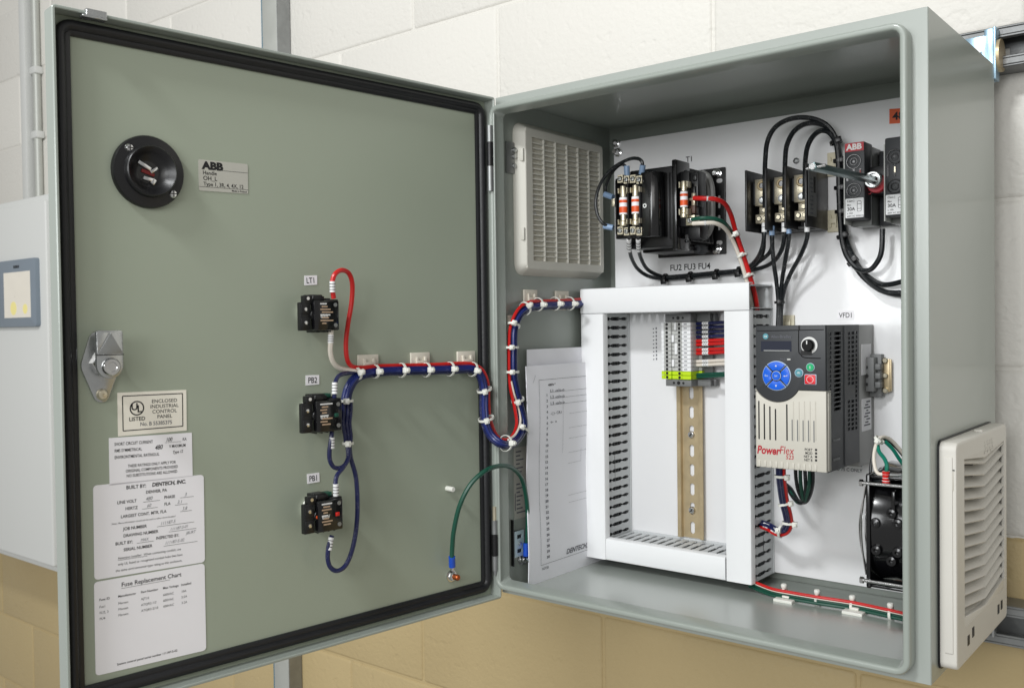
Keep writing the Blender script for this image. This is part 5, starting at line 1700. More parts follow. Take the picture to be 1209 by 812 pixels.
def module(px0, px1, first):
    a = P_(px0, 210, NF).x; c = P_(px1, 210, NF).x
    w_ = c - a
    mb = MB().m(DGREY).box((a + 0.0012, mzb + 0.005, 0.03), (c, mzt, NF), 0.0018)
    mod = mb.build('fuse_carrier', ds, None, PLATE)
    mb = MB().m(CLEARG).box((a, mzb, 0.002), (c - 0.0006, mzt - 0.002, 0.034), 0.001).m(LGREY).box((a, mzb + 0.001, 0.03), (a + 0.0013, mzt - 0.006, NF - 0.001), 0.0004)
    mb.m(MGREY).box((c - 0.0004, mzb + 0.001, 0.033), (c + 0.0004, mzt - 0.004, 0.036))
    mb.build('side_case', ds, None, PLATE)
    mb = MB().m(GLOSSB)
    xm = (a + c) / 2
    for z in (0.467, 0.4375):
        mb.lathe((xm, z, NF), (0, 0, 1), [(0.0062, 0), (0.0068, 0.0008), (0.0074, 0.0008), (0.0078, 0)], 28).lathe((xm, z, NF), (0, 0, 1), [(0.0028, 0), (0.0033, 0.0006), (0.0038, 0.0006), (0.0042, 0)], 24).cyl((xm, z, NF), (0, 0, 1), 0.0013, 0.0006, 12)
    for k in (-.30, 0, .30):
        mb.box((xm + w_ * k - 0.0012, 0.4475, NF - 0.0005), (xm + w_ * k + 0.0012, 0.4595, NF + 0.0004), 0.0002, 1)
    mb.m(NICK).box((xm - 0.0004, 0.4515, NF + 0.0003), (xm + 0.0009, 0.457, NF + 0.0006)).m(REDMUT).box((xm + w_ * .3 - 0.0007, 0.452, NF + 0.0003), (xm + w_ * .3 + 0.0008, 0.458, NF + 0.0006))
    mb.build('window', mod, None, PLATE)
    x0, x1, y0, y1 = a + w_ * .1, c - w_ * .05, 0.4095, 0.4295
    cdm = MB().m(DUCT).prism(rpoly(x0, y0, x1, y1, 0.001), NF - 0.0002, NF + 0.0005, 0.0002).build('card', mod, None, PLATE)
    cw = x1 - x0
    mb = MB().m(INK).text('Class J', x0 + cw * .1, y1 - 0.0035, 0.0028, NF + 0.0006).text('Max', x0 + cw * .1, y1 - 0.0075, 0.0024, NF + 0.0006).text('30A', x0 + cw * .1, y1 - 0.0125, 0.0048, NF + 0.0006, bold=.02)
    mb.text('x 10A', x0 + cw * .1, y1 - 0.016, 0.0024, NF + 0.0006).text('600V AC 50/60 Hz', x0 + cw * .1, y1 - 0.019, 0.0022, NF + 0.0006)
    fx = x0 + cw * .76
    mb.ring(fx - .0022, y1 - .014, fx + .0022, y1 - .003, .0012, [(0, NF + .0005), (0, NF + .0006), (-.0004, NF + .0006), (-.0004, NF + .0005)], 3)
    mb.box((fx - .0022, y1 - .0065, NF + .0005), (fx + .0022, y1 - .0061, NF + .0006)).box((fx - .0022, y1 - .0112, NF + .0005), (fx + .0022, y1 - .0108, NF + .0006))
    mb.build('printing', cdm, None, PLATE)
    if first:
        rl = MB().m(REDL).box((a + w_ * .1, 0.4775, NF - 0.0002), (c - 0.0008, 0.4862, NF + 0.0004)).build('red_nameplate', mod, None, PLATE)
        MB().m(WHINK).text('ABB', xm + w_ * .02, 0.4793, 0.0082, NF + 0.0005, 'CENTER', sx=1.05, bold=.04).build('printing', ds, None, PLATE)
    return a, c


m1 = module(995.5, 1021, True)
m2 = module(1043, 1070, False)
# operating mechanism between the two fuse carriers
mb = MB().m(DGREY).box((m1[1], 0.4035, 0.001), (m2[0], 0.482, 0.010), 0.0008)
mb.m(BLACK).box((m1[1] + 0.0002, 0.4335, 0.002), (m2[0] + 0.002, 0.4615, 0.0435), 0.001)
mb.build('mechanism', ds, None, PLATE)
hub = P_(1030, 212, 0.056)
q = P_(1036, 217, 0.044)
MB().m(REDL).lathe((q.x, q.y, 0.0435), (0, 0, 1), [(0, 0), (0.0098, 0), (0.0098, 0.004), (0.009, 0.005), (0, 0.005)], 28).build('red_collar', ds, None, PLATE)
MB().m(ZINC).lathe((hub.x, hub.y, 0.047), (0, 0, 1), [(0.004, 0.0), (0.0086, 0), (0.0088, 0.008), (0.0078, 0.0092), (0.0062, 0.0092), (0.0058, 0.006), (0.004, 0.006)], 28).build('hub', ds, None, PLATE)
p = P_(1026.5, 227, 0.0437)
mb = MB().m(REDL).ring(p.x - .0022, p.y - .0022, p.x + .0022, p.y + .0022, .0021, [(0, .0436), (0, .0439), (-.0008, .0439), (-.0008, .0436)], 5)
mb.m(WHINK).text('Reset', p.x + .003, p.y - .001, .0026, .0438)
mb.build('printing', ds, None, PLATE)
# square operating shaft pointing out of the cabinet
A = PLATE.world((hub.x, hub.y, 0.05)); B = PLATE.world(P_(959, 196.5, 0.213 + 0.0077))
A2 = PLATE.world((0.367, hub.y, 0.05))
t_ = thing('operating_shaft', 'dark square steel shaft with a cross pin, sticking out of the disconnect', 'shaft', PLATE, (hub.x, hub.y, 0.05))
Bp = PLATE.inv @ B
Ap = PLATE.inv @ A
dirv = (Bp - Ap)
rot = dirv.to_track_quat('Z', 'Y').to_matrix()
mb = MB().m(SHAFTM)
L = dirv.length
b2 = bmesh.new()
bmesh.ops.create_cube(b2, size=1)
bmesh.ops.scale(b2, vec=(0.0062, 0.0062, L), verts=b2.verts)
bmesh.ops.bevel(b2, geom=b2.edges[:], offset=0.0006, segments=2, profile=.5, affect='EDGES')
bmesh.ops.transform(b2, matrix=Matrix.Translation((Ap + Bp) / 2) @ rot.to_4x4(), verts=b2.verts)
mb.add(b2)
mb.build('rod', t_, None, PLATE)
pe = Ap + dirv * .985
MB().m(CHROME).tube([pe - V((0.0062, 0.0012, 0)), pe + V((0.011, -0.0, 0))], 0.0012, 10).build('cross_pin', t_, None, PLATE)
MB().m(CHROME).lathe(Ap + dirv * .985, dirv, [(0.0, 0.0), (0.0028, 0), (0.0028, L * .018), (0, L * .018)], 14).build('end_cap', t_, None, PLATE)

# ================================================================== MOTOR DRIVE
VN = 0.1395
VX0, VX1, VZ0, VZ1 = 0.2757, 0.3483, 0.1575, 0.2998
vd = thing('motor_drive', 'motor drive with black keypad, blue button ring and warm grey lower cover', 'motor drive', PLATE, ((VX0 + VX1) / 2, VZ0, 0))


def vp(px, py, n=VN):
    q = PLATE.px(px, py, n)
    return q.x, q.y


sx1 = PLATE.px(1014, 470, 0).x
# depth of the dark body along the right side: find n where the side plane meets picture x=1014
def n_at(px, py, X):
    lo, hi = 0.0, 0.16
    for _ in range(40):
        mid = (lo + hi) / 2
        if PLATE.px(px, py, mid).x > X:
            hi = mid
        else:
            lo = mid
    return (lo + hi) / 2


nS = n_at(1014.5, 470, VX1)
nF = n_at(980, 470, VX1)
MB().m(SINK).box((VX0 + 0.001, VZ0 - 0.006, 0.0005), (VX1 - 0.0002, VZ1 - 0.0005, nS), 0.001).build('heatsink', vd, None, PLATE)
# heat sink labels on the side
hl = MB().m(LABEL)
na, nb = n_at(1017.5, 470, VX1), n_at(1028.5, 470, VX1)
zz = lambda px, py: PLATE.px(px, py, n_at(px, py, VX1)).y
hl.box((VX1 - 0.0002, zz(1023, 442), nb), (VX1 + 0.0002, zz(1023, 406), na)).box((VX1 - 0.0002, zz(1023, 508), nb), (VX1 + 0.0002, zz(1023, 470), na))
hl = hl.build('side_label', vd, None, PLATE)
mb = MB().m(GINK)
for k in range(9):
    z = zz(1023, 474 + 3.4 * k)
    mb.box((VX1 + 0.0001, z - 0.0008, nb + (na - nb) * (.15 + .2 * (k % 2))), (VX1 + 0.0004, z + 0.0006, nb + (na - nb) * (.55 + .12 * (k % 3))))
mb.build('printing', hl, None, PLATE)
# dark body; its right side is a perforated skin over a black sheet standing for the shade in its holes
MB().m(DGREY).box((VX0 + 0.0006, VZ0 - 0.0005, nS), (VX1 - 0.004, VZ1 - 0.0002, VN - 0.008), 0.001).build('body', vd, None, PLATE)
holes = []
def hole(pxa, pxb, py, hpx):
    nA, nB = n_at(pxa, py, VX1), n_at(pxb, py, VX1)
    zc = PLATE.px((pxa + pxb) / 2, py, (nA + nB) / 2).y
    h = hpx / pxm(PLATE.world((VX1, zc, (nA + nB) / 2)))
    holes.append((nB, nA, zc - h / 2, zc + h / 2))


for k in range(17):
    y = 393.8 + 5.55 * k
    hole(977.2, 981.6, y + .5, 3.7); hole(984.6, 993.0, y - .2, 3.7)
for k in range(22):
    y = 393.2 + 5.35 * k
    if 12 <= k <= 14:
        hole(1010, 1012.2, y - 1, 3.6)
        continue
    hole(1001, 1003.8, y + .5, 3.6); hole(1005.2, 1008.6, y, 3.6); hole(1010, 1012.2, y - .8, 3.6)
xs = sorted({nS, VN - 0.009} | {q for h in holes for q in h[:2]})
ys = sorted({VZ0 - 0.0005, VZ1 - 0.0002} | {q for h in holes for q in h[2:]})
# snap the very close grid lines together
def snap(v, eps):
    out = [v[0]]
    for q in v[1:]:
        if q - out[-1] > eps:
            out.append(q)
    return out
mb = MB().m(DGREY)
hb = {}
for h in holes:
    hb.setdefault(int(h[2] / 0.006), []).append(h)
    hb.setdefault(int(h[2] / 0.006) + 1, []).append(h)
    hb.setdefault(int(h[2] / 0.006) - 1, []).append(h)
xs, ys = snap(xs, 0.00025), snap(ys, 0.0002)
mb.grid(xs, ys, lambda x, y: any(h[0] < x < h[1] and h[2] < y < h[3] for h in hb.get(int(y / 0.006), ())), 0.0015, lambda v: (VX1 + v.z, v.y, v.x))
sk = mb.build('vented_side', vd, None, PLATE)
MB().m(BLACK).box((VX1 - 0.0041, VZ0 + 0.0005, nS + 0.001), (VX1 - 0.0036, VZ1 - 0.001, VN - 0.009)).build('hole_shade', vd, None, PLATE)
mb = MB().m(DGREY)
n2 = n_at(996.5, 470, VX1)
mb.box((VX1 - 0.0008, VZ0 + 0.001, n2 - 0.0006), (VX1 + 0.0009, VZ1 - 0.001, n2 + 0.0006), 0.0003, 1)
for py in (520, 543):
    nA, nB = n_at(984, py, VX1), n_at(991, py, VX1)
    z = PLATE.px(988, py, nA).y
    mb.m(MGREY).box((VX1 - 0.0006, z - 0.0014, nB), (VX1 + 0.0009, z + 0.0012, nA), 0.0004)
    mb.m(BLACK).box((VX1 - 0.0006, z - 0.0016, nB - 0.0022), (VX1 + 0.0004, z + 0.0016, nB - 0.0002), 0.0002, 1)
mb.build('side_rib', vd, None, PLATE)

# keypad front with its round bulge
zb_ = vp(930, 460)[1]
bc = vp(917, 443.5)
br = abs(vp(941.5, 443.5)[0] - bc[0]) * 1.22
half = math.sqrt(max(1e-9, br * br - (bc[1] - zb_) ** 2))
bul = [p for p in arc(bc[0], bc[1], br, math.degrees(math.atan2(zb_ - bc[1], -half)) % 360, math.degrees(math.atan2(zb_ - bc[1], half)) % 360, 18)]
kp = [(VX0 + .0005, VZ1), (VX0 + .0005, zb_)] + bul + [(VX1 - .0005, zb_), (VX1 - .0005, VZ1)]
key = MB().m(DGREY).prism(kp, VN - 0.0085, VN, 0.001).build('keypad', vd, None, PLATE)
cvp = [(VX0, zb_ - .0003), (VX0, VZ0), (VX1, VZ0), (VX1, zb_ - .0003)] + [(x, y - .0004) for x, y in bul[::-1]]
mb = MB().m(BEIGE).prism(cvp, VN - 0.0125, VN + 0.0005, 0.0012)
mb.m(BEIGE).box((VX0, VZ0 + .0005, VN - 0.011), (VX1 + 0.0007, zb_ - 0.002, VN - 0.004), 0.0006)
for k in range(11):
    x, _ = vp(897.2 + 6.62 * k, 550)
    mb.prism(rpoly(x - .0017, VZ0 + 0.0006, x + .0012, VZ0 + 0.0072, .0012), VN, VN + 0.0013, 0.0003)
cov = mb.build('lower_cover', vd, None, PLATE)
mb = MB().m(BLACK)
for k, (x, ya, yb, dark) in enumerate(((896.2, 473, 518, 1), (902.6, 476.5, 518.5, 1), (909.2, 479.5, 519, 1), (915.8, 482.5, 519.5, 1), (929.2, 477, 520, 1), (935.5, 495, 520, 0), (941.8, 495.5, 520.6, 0), (948.4, 496, 521, 0), (954.8, 496, 521.6, 0), (961.2, 496.5, 522, 0))):
    a, t = vp(x, ya); _, b = vp(x, yb)
    mb.m(BLACK if dark else MGREY).prism(rpoly(a - (.0007 if dark else .0005), b, a + (.0007 if dark else .0005), t, .0004), VN + .0003, VN + .0007)
mb.build('cover_slot', cov, None, PLATE)
mb = MB().m(BEIGE)
for k in range(5):
    x = 936.8 + 6.5 * k
    a, t = vp(x, 473.5); _, b = vp(x, 520)
    mb.prism(rpoly(a - .0006, b, a + .0006, t, .0005), VN + .0003, VN + .0011, .0003)
mb.build('cover_rib', cov, None, PLATE)
mb = MB().m(REDL)
x, y = vp(894, 534.5)
wv = vp(940, 535)[0] - x
mb.text('Power', x, y, 0.0112, VN + .0007, sx=.80, shear=.18, bold=.03)
x2, y2 = vp(920.2, 535.2)
mb.text('Flex', x2, y2, 0.0112, VN + .0007, sx=.80, shear=.18, bold=0)
x2, y2 = vp(928, 541.5)
mb.text('523', x2, y2, 0.0058, VN + .0007, sx=.95, shear=.1)
for k, tx in enumerate(('PORT', 'MOD', 'NET A', 'NET B')):
    x, y = vp(959.5, 532.4 + 4.1 * k)
    mb.m(INK).text(tx, x, y, 0.0036, VN + .0007, 'RIGHT', sx=.85)
    x, y = vp(963.8, 530.8 + 4.1 * k)
    mb.box((x - .0010, y - .0010, VN + .0005), (x + .0010, y + .0010, VN + .0008))
mb.build('printing', cov, None, PLATE)
# display and its bezel
a, b = vp(898.5, 414.5); c, d = vp(934.5, 402.5)
MB().m(DISP).box((a, b, VN - .0002), (c, d, VN + .0002)).build('display', key, None, PLATE)
mb = MB().m(LGREY)
mb.box((a + .003, b + .0004, VN + .00021), (c - .002, b + .0010, VN + .0003))
xk, yk = vp(904, 397)
mb.m(TEALB).cyl((xk, yk, VN), (0, 0, 1), .0029, .0003, 24)
mb.m(WHINK).text('AB', xk, yk - .0009, .0026, VN + .0004, 'CENTER')
x, y = vp(910.5, 399)
mb.m(GINK).text('Allen-Bradley', x, y, .0042, VN + .0003, sx=.92)
x, y = vp(921, 424.8)
mb.m(GINK).text('FAULT', x, y, .0024, VN + .0003)
x, y = vp(931.5, 424.2)
mb.m(LGREY).prism(rpoly(x - .0018, y - .0008, x + .0018, y + .0008, .0007), VN, VN + .0005)
mb.build('printing', key, None, PLATE)
# groove round the dial corner
g0 = [vp(943, 386), vp(943, 413), vp(945, 418), vp(950, 422), vp(969, 423)]
mb = MB().m(GLOSSB).tube(smooth([(x, y, VN + .0001) for x, y in g0], 5), .0005, 6)
mb.tube([(VX0 + .002, vp(930, 390.5)[1], VN), (VX1 - .002, vp(930, 389.5)[1], VN)], .0004, 6)
mb.m(BLACK).box((vp(942.5, 388)[0], vp(942.5, 390)[1], VN - .001), (vp(944.5, 388)[0], VZ1 + .0002, VN + .0006), .0002, 1)
mb.build('groove', key, None, PLATE)
# speed dial with white scale
x, y = vp(955.5, 407.5)
MB().m(WHINK).lathe((x, y, VN), (0, 0, 1), [(.0058, 0), (.0082, 0), (.0082, .0004), (.0058, .0004)], 36).build('dial_scale', key, None, PLATE)
mb = MB().m(BLACK).box((x - .0085, y - .0095, VN + .0001), (x + .0028, y - .0052, VN + .0005)).m(GLOSSB).lathe((x, y, VN), (0, 0, 1), [(0, 0), (.006, 0), (.0058, .005), (.005, .0062), (0, .0062)], 28)
mb.m(WHINK).box((x - .0006, y + .0012, VN + .0061), (x + .0005, y + .0046, VN + .0065))
mb.build('dial', key, None, PLATE)
# blue ring of buttons
rx = abs(vp(934, 443.5)[0] - bc[0])
MB().m(BTNEDGE).lathe((bc[0], bc[1], VN), (0, 0, 1), [(0, 0), (rx * 1.0, 0), (rx * .98, .0005), (0, .0005)], 40).build('button_plate', key, None, PLATE)
for k in range(4):
    a0 = 45 + 90 * k + 5
    po = arc(bc[0], bc[1], rx * .94, a0, a0 + 80, 14) + arc(bc[0], bc[1], rx * .38, a0 + 76, a0 + 4, 8)
    bt_ = MB().m(BLUEB).prism(po, VN + .0004, VN + .0018, .0004).build('arrow_button', key, None, PLATE)
    am = math.radians(90 * (k + 1))
    q = (bc[0] + rx * .67 * math.cos(am), bc[1] + rx * .67 * math.sin(am))
    s_ = .0011
    if k in (0, 2):
        sg = 1 if k == 0 else -1
        MB().m(WHINK).prism([(q[0] - s_, q[1] - s_ * sg * .7), (q[0] + s_, q[1] - s_ * sg * .7), (q[0], q[1] + s_ * sg)], VN + .0018, VN + .0019).build('symbol', bt_, None, PLATE)
    elif k == 1:
        MB().m(BTNEDGE).text('Esc', q[0], q[1] - .0008, .0028, VN + .0019, 'CENTER').build('symbol', bt_, None, PLATE)
    else:
        MB().m(WHINK).box((q[0] - .0016, q[1] - .0002, VN + .0017), (q[0] + .0014, q[1] + .0002, VN + .0019)).box((q[0] + .0012, q[1] - .0002, VN + .0017), (q[0] + .0016, q[1] + .0012, VN + .0019)).prism([(q[0] - .0022, q[1]), (q[0] - .001, q[1] + .0009), (q[0] - .001, q[1] - .0009)], VN + .0017, VN + .0019).build('symbol', bt_, None, PLATE)
for k in range(4):
    a_ = math.radians(45 + 90 * k)
    e0 = V((bc[0], bc[1], VN + .0006)); dd = V((math.cos(a_), math.sin(a_), 0))
    MB().m(BLACK).tube([e0 + dd * rx * .36, e0 + dd * rx * .98], .0006, 6).build('button_gap', key, None, PLATE)
sb = MB().m(BLACK).cyl((bc[0], bc[1], VN + .0004), (0, 0, 1), rx * .4, .0004, 28).m(BTNEDGE).cyl((bc[0], bc[1], VN + .0006), (0, 0, 1), rx * .325, .0006, 28).m(BLUEB).cyl((bc[0], bc[1], VN + .0008), (0, 0, 1), rx * .29, .0014, 28, .0004).build('select_button', key, None, PLATE)
MB().m(BTNEDGE).text('Sel', bc[0], bc[1] - .0008, .0026, VN + .0023, 'CENTER').build('symbol', sb, None, PLATE)
x, y = vp(943.5, 440)
b_ = MB().m(BTNEDGE).cyl((x, y, VN), (0, 0, 1), .0043, .0006, 24).m(TEALB).cyl((x, y, VN + .0004), (0, 0, 1), .0037, .0012, 24, .0004).m(WHINK).box((x - .0016, y - .0006, VN + .0016), (x + .0016, y - .0001, VN + .0017)).box((x - .001, y + .0006, VN + .0016), (x + .001, y + .001, VN + .0017)).build('reverse_button', key, None, PLATE)
x, y = vp(957, 433.5)
MB().m(BTNEDGE).cyl((x, y, VN), (0, 0, 1), .0042, .0006, 24).m(GREENB).cyl((x, y, VN + .0004), (0, 0, 1), .0037, .0012, 24, .0004).m(WHINK).box((x - .0003, y - .0013, VN + .0016), (x + .0003, y + .0013, VN + .0017)).build('start_button', key, None, PLATE)
x, y = vp(957, 447.8)
MB().m(BTNEDGE).prism(rpoly(x - .0059, y - .0050, x + .0059, y + .0050, .0008), VN, VN + .0005, .0002).m(REDB).prism(rpoly(x - .0053, y - .0045, x + .0053, y + .0045, .0008), VN + .0003, VN + .0016, .0004).m(WHINK).lathe((x, y, VN + .0016), (0, 0, 1), [(.0031, 0), (.0035, 0), (.0035, .0001), (.0031, .0001)], 24).build('stop_button', key, None, PLATE)

# end clamp on a stub of rail, right of the drive
ec = thing('rail_clamp', 'grey rail clamp on a brass stub of rail right of the motor drive', 'clamp', PLATE, (0.37, 0.25, 0))
a, b, c, d = PLATE.rect(1023, 418, 1041.5, 468, .012)
mb = MB().m(MGREY).box((a, b + .006, .006), (c - .004, d - .003, .026), .001).box((a + .001, b, .004), (c, d, .014), .001)
zc = (b + d) / 2
for k in (-1, 0, 1):
    mb.box((c - .007, zc + .0095 * k - .0032, .006), (c + .001, zc + .0095 * k + .0032, .022), .0008)
mb.build('body', ec, None, PLATE)
mb = MB().m(BLACK)
for z in (zc - .009, zc + .009):
    mb.box((a + .003, z - .0016, .0258), (a + .0062, z + .0016, .0263))
mb.cyl((a + .0045, zc, .0258), (0, 0, 1), .0024, .0005, 16)
mb.build('screw_hole', ec, None, PLATE)
mb = MB().m(BRASS).box((c - .002, zc - .017, .004), (c + .008, zc + .017, .0075), .0006).box((c + .001, zc - .0175, .0075), (c + .007, zc + .0175, .0095), .0006)
for z in (zc - .016, zc + .016, zc):
    mb.m(NICK).cyl((c + .003, z, .0095), (0, 0, 1), .0028, .003, 14, .0006)
mb.build('rail_stub', ec, None, PLATE)

# leads under the drive
kt = thing('drive_control_cable', 'red, blue and white wires tied together under the motor drive', 'cable harness', PLATE, (0.28, 0.14, 0.1))
bundle(PLATE, [(922, 545, .115), (922, 560, .11), (923.5, 575, .098), (926, 592, .084), (930, 608, .07), (931, 618, .06), (927, 626, .052), (918, 627.5, .045), (908, 622, .038), (897, 618, .03)], [(-.75, .3), (0.05, .6), (.75, .2), (-.2, -.35), (.6, -.6)], kt,
       ['red_wire', 'blue_wire', 'blue_wire', 'white_wire', 'blue_wire'], [WRED, WNAVY, WNAVY, WWHITE, WNAVY], 4.5, 6)
for A_, B_ in (((903, 619.5, .0345), (909, 622.6, .039)), ((913, 625.8, .042), (920, 627.6, .047))):
    sleeve(PLATE, A_, B_, 8.0, marks=1).build('marker_sleeve', kt)
for px, py, n, tx, ty, lb in ((922, 562, .109, 0, 4, 'white cable tie just under the lower edge of the motor drive'), (926.5, 595, .0815, 1, 4, 'white cable tie midway down the wires hanging under the drive'), (931, 617, .061, 0, 4, 'white cable tie at the bottom of the wires hanging under the drive'), (922, 627, .049, 4, 1, 'white cable tie where the hanging drive wires turn back to the duct')):
    tie(lb, PLATE, px, py, n, tx, ty, 14, head=(-1, 0) if ty == 4 else (0, 0))
for i, (mt, lb, pts) in enumerate(((WBLACK, 'leftmost black motor lead looping under the drive', [(939, 548, .075), (940, 566, .07), (943, 580, .06), (948, 590, .05), (951, 588, .04), (952, 575, .034)]),
                    (WGREEN, 'left green lead looping under the drive', [(945, 549, .075), (945, 566, .072), (947, 582, .06), (950, 591, .05), (954, 586, .042), (956, 570, .036)]),
                    (WBLACK, 'middle black motor lead looping under the drive', [(950, 550, .075), (951, 568, .072), (951, 582, .06), (949, 592, .05), (943, 593, .042), (935, 585, .034), (929, 574, .026)]),
                    (WGREEN, 'right green lead looping under the drive', [(956, 551, .075), (955.5, 570, .072), (953, 584, .06), (949, 592.5, .048), (941, 592, .04), (933, 580, .03)]),
                    (WBLACK, 'rightmost black motor lead looping under the drive', [(959.5, 552, .075), (959.5, 570, .07), (956, 585, .058), (950, 593, .047), (942, 590, .038), (934, 577, .028), (926, 570, .022)]))):
    t_ = thing('motor_lead', lb, 'wire', PLATE, (0.31, 0.15, 0.07), 'leads looping under the motor drive')
    wire_mb(PLATE, pts, 4.6, mt).build('wire', t_)

# ================================================================== FAN ON THE RIGHT INNER WALL
fan = thing('cooling_fan', 'black cooling fan at the lower right, half hidden by the cabinet edge', 'fan', PLATE, (0.41, 0.11, 0.1))
FX, FXB = 0.3905, 0.4285
fy0, fy1 = 0.056, 0.176   # depth from the front
fn0, fn1 = PY - fy1, PY - fy0
fz0, fz1 = 0.0568, 0.1628
IN = Frame((0, PY, 0), (1, 0, 0), (0, 0, 1), (0, -1, 0))
MB().m(GLOSSB).box((FX, fz0, fn0), (FX + .0045, fz1, fn1), .002).build('flange', fan, None, PLATE)
MB().m(GLOSSB).box((FXB - .0045, fz0, fn0), (FXB, fz1, fn1), .002).build('flange', fan, None, PLATE)
mb = MB().m(GLOSSB)
cz, cn = (fz0 + fz1) / 2, (fn0 + fn1) / 2
ro = (fn1 - fn0) / 2 - .002
mb.lathe((FX + .004, cz, cn), (1, 0, 0), [(ro - .004, 0), (ro, 0), (ro - .0015, (FXB - FX) * .4), (ro, FXB - FX - .008), (ro - .004, FXB - FX - .008)], 56)
mb.box((FX + .004, fz0 + .001, fn1 - .03), (FXB - .004, fz0 + .004, fn1 - .002), .001).box((FX + .004, fz1 - .004, fn1 - .03), (FXB - .004, fz1 - .001, fn1 - .002), .001)
mb.build('housing', fan, None, PLATE)
for (px, py) in ((1034, 617), (1060, 618), (1035, 649), (1060, 652), (1053, 662), (1053, 606)):
    p = PLATE.px(px, py, fn1 - .004)
    MB().m(GLOSSB).lathe((p.x, p.y, fn1 - .02), (0, 0, 1), [(0, 0), (.005, 0), (.005, .016), (.0042, .0185), (.002, .019), (.0018, .016), (0, .016)], 16).build('boss', fan, None, PLATE)
mb = MB().m(GLOSSB).box((PLATE.px(1051, 590, fn1).x, PLATE.px(1051, 606, fn1).y, fn1 - .02), (PLATE.px(1056, 590, fn1).x, PLATE.px(1051, 580, fn1).y, fn1 - .002), .0015)
mb.build('rib', fan, None, PLATE)
for z in (fz0 + .0075, fz1 - .0085):
    mb = MB().m(CHROME).tube([(FX - .003, z, fn1 - .003 + .0042), (FXB + .02, z, fn1 - .003 + .0042)], .0017, 10)
    mb.lathe((FX - .0045, z, fn1 + .0012), (1, 0, 0), [(0, 0), (.0032, 0), (.0032, .003), (0, .003)], 6, False)
    mb.build('long_bolt', fan, None, PLATE)
# bowed wire finger guard on the left face
gd = MB().m(CHROME)
for r in (.018, .030, .042, .052):
    gd.tube([(FX - .0012 - .0055 * (1 - (r / .058) ** 2), cz + r * math.cos(2 * math.pi * k / 40), cn + r * math.sin(2 * math.pi * k / 40)) for k in range(40)], .0011, 7, closed=True)
for d0, bow in ((.003, .0042), (.008, .0075)):
    gd.tube(smooth([(FX - .0006 - bow * math.sin(math.pi * q / 8), fz0 + .012 + (fz1 - fz0 - .024) * q / 8, fn1 - d0) for q in range(9)], 3), .0009, 7)
gd.build('finger_guard', fan, None, PLATE)
mb = MB().m(BLACK).lathe((FX + .008, cz, cn), (1, 0, 0), [(0, 0), (.02, 0), (.02, .02), (0, .02)], 28)
for k in range(7):
    a_ = 2 * math.pi * k / 7
    rt = Matrix.Rotation(a_, 3, 'X')
    b2 = bmesh.new()
    pts = [(0, .018, -.008), (0, .05, -.012), (.014, .05, .012), (.014, .018, .008)]
    f = b2.faces.new([b2.verts.new(V((FX + .01, cz, cn)) + rt @ V(p)) for p in pts])
    r = bmesh.ops.extrude_face_region(b2, geom=[f])
    bmesh.ops.translate(b2, vec=(.0015, 0, 0), verts=[e for e in r['geom'] if isinstance(e, bmesh.types.BMVert)])
    bmesh.ops.recalc_face_normals(b2, faces=b2.faces)
    mb.add(b2)
mb.build('impeller', fan, None, PLATE)
# filter housing behind it on the wall
solo(MB().m(VENTIN).box((FXB + .001, .045, PY - .185), (W - .002, .172, PY - .05), .003), 'filter_housing', 'pale filter housing between the fan and the right cabinet wall', 'filter housing', PLATE)
# fan leads and red splice
t_ = thing('splice_connector', 'clear red crimp connector standing on top of the cooling fan', 'connector', PLATE, (.4, .165, .15))
A, B = path(PLATE, [(1046, 570.5, fn1 - .004), (1046, 556, fn1 - .004)])
MB().m(ROPE).tube([A, A.lerp(B, .5), B], [4.6 / pxm(A), 4.0 / pxm(A), 4.4 / pxm(A)], 14).build('sleeve', t_)
for k in (.2, .45, .75):
    q_ = A.lerp(B, k)
    MB().m(SLEEVE).tube([q_, q_.lerp(B, .06)], 4.7 / pxm(A), 14).build('ring', t_)
for mt, lb, pts, wp in ((WBLACK, 'black fan lead looping left above the fan', [(1060, 563, .15), (1045, 566, .152), (1034, 567, .15), (1028, 560, .145), (1029, 545, .14), (1033, 529, .136), (1037, 519, .13), (1044, 518, .12), (1056, 526, .11), (1072, 545, .10)], 3.8),
                        (WWHITE, 'white fan lead looping above the fan', [(1046, 560, .153), (1036, 558, .152), (1032, 545, .148), (1033, 530, .142), (1038, 518, .135), (1046, 516, .125), (1056, 523, .115), (1074, 545, .10)], 4.2),
                        (WTEAL, 'short teal fan lead dropping into the red connector', [(1046.5, 558, .153), (1047, 549, .152), (1044, 541, .148), (1038, 533, .143), (1036, 524, .138)], 4.6),
                        (WTEAL, 'teal fan lead descending right behind the cabinet edge', [(1045, 521, .13), (1054, 530, .125), (1062, 542, .12), (1072, 555, .115)], 4.6)):
    t_ = thing('fan_lead', lb, 'wire', PLATE, (.4, .19, .14), 'fan leads above the fan')
    wire_mb(PLATE, pts, wp, mt).build('wire', t_)
tie('white cable tie at the top of the fan lead loop', PLATE, 1038, 519, .135, 2, -2, 11, hs=.9)

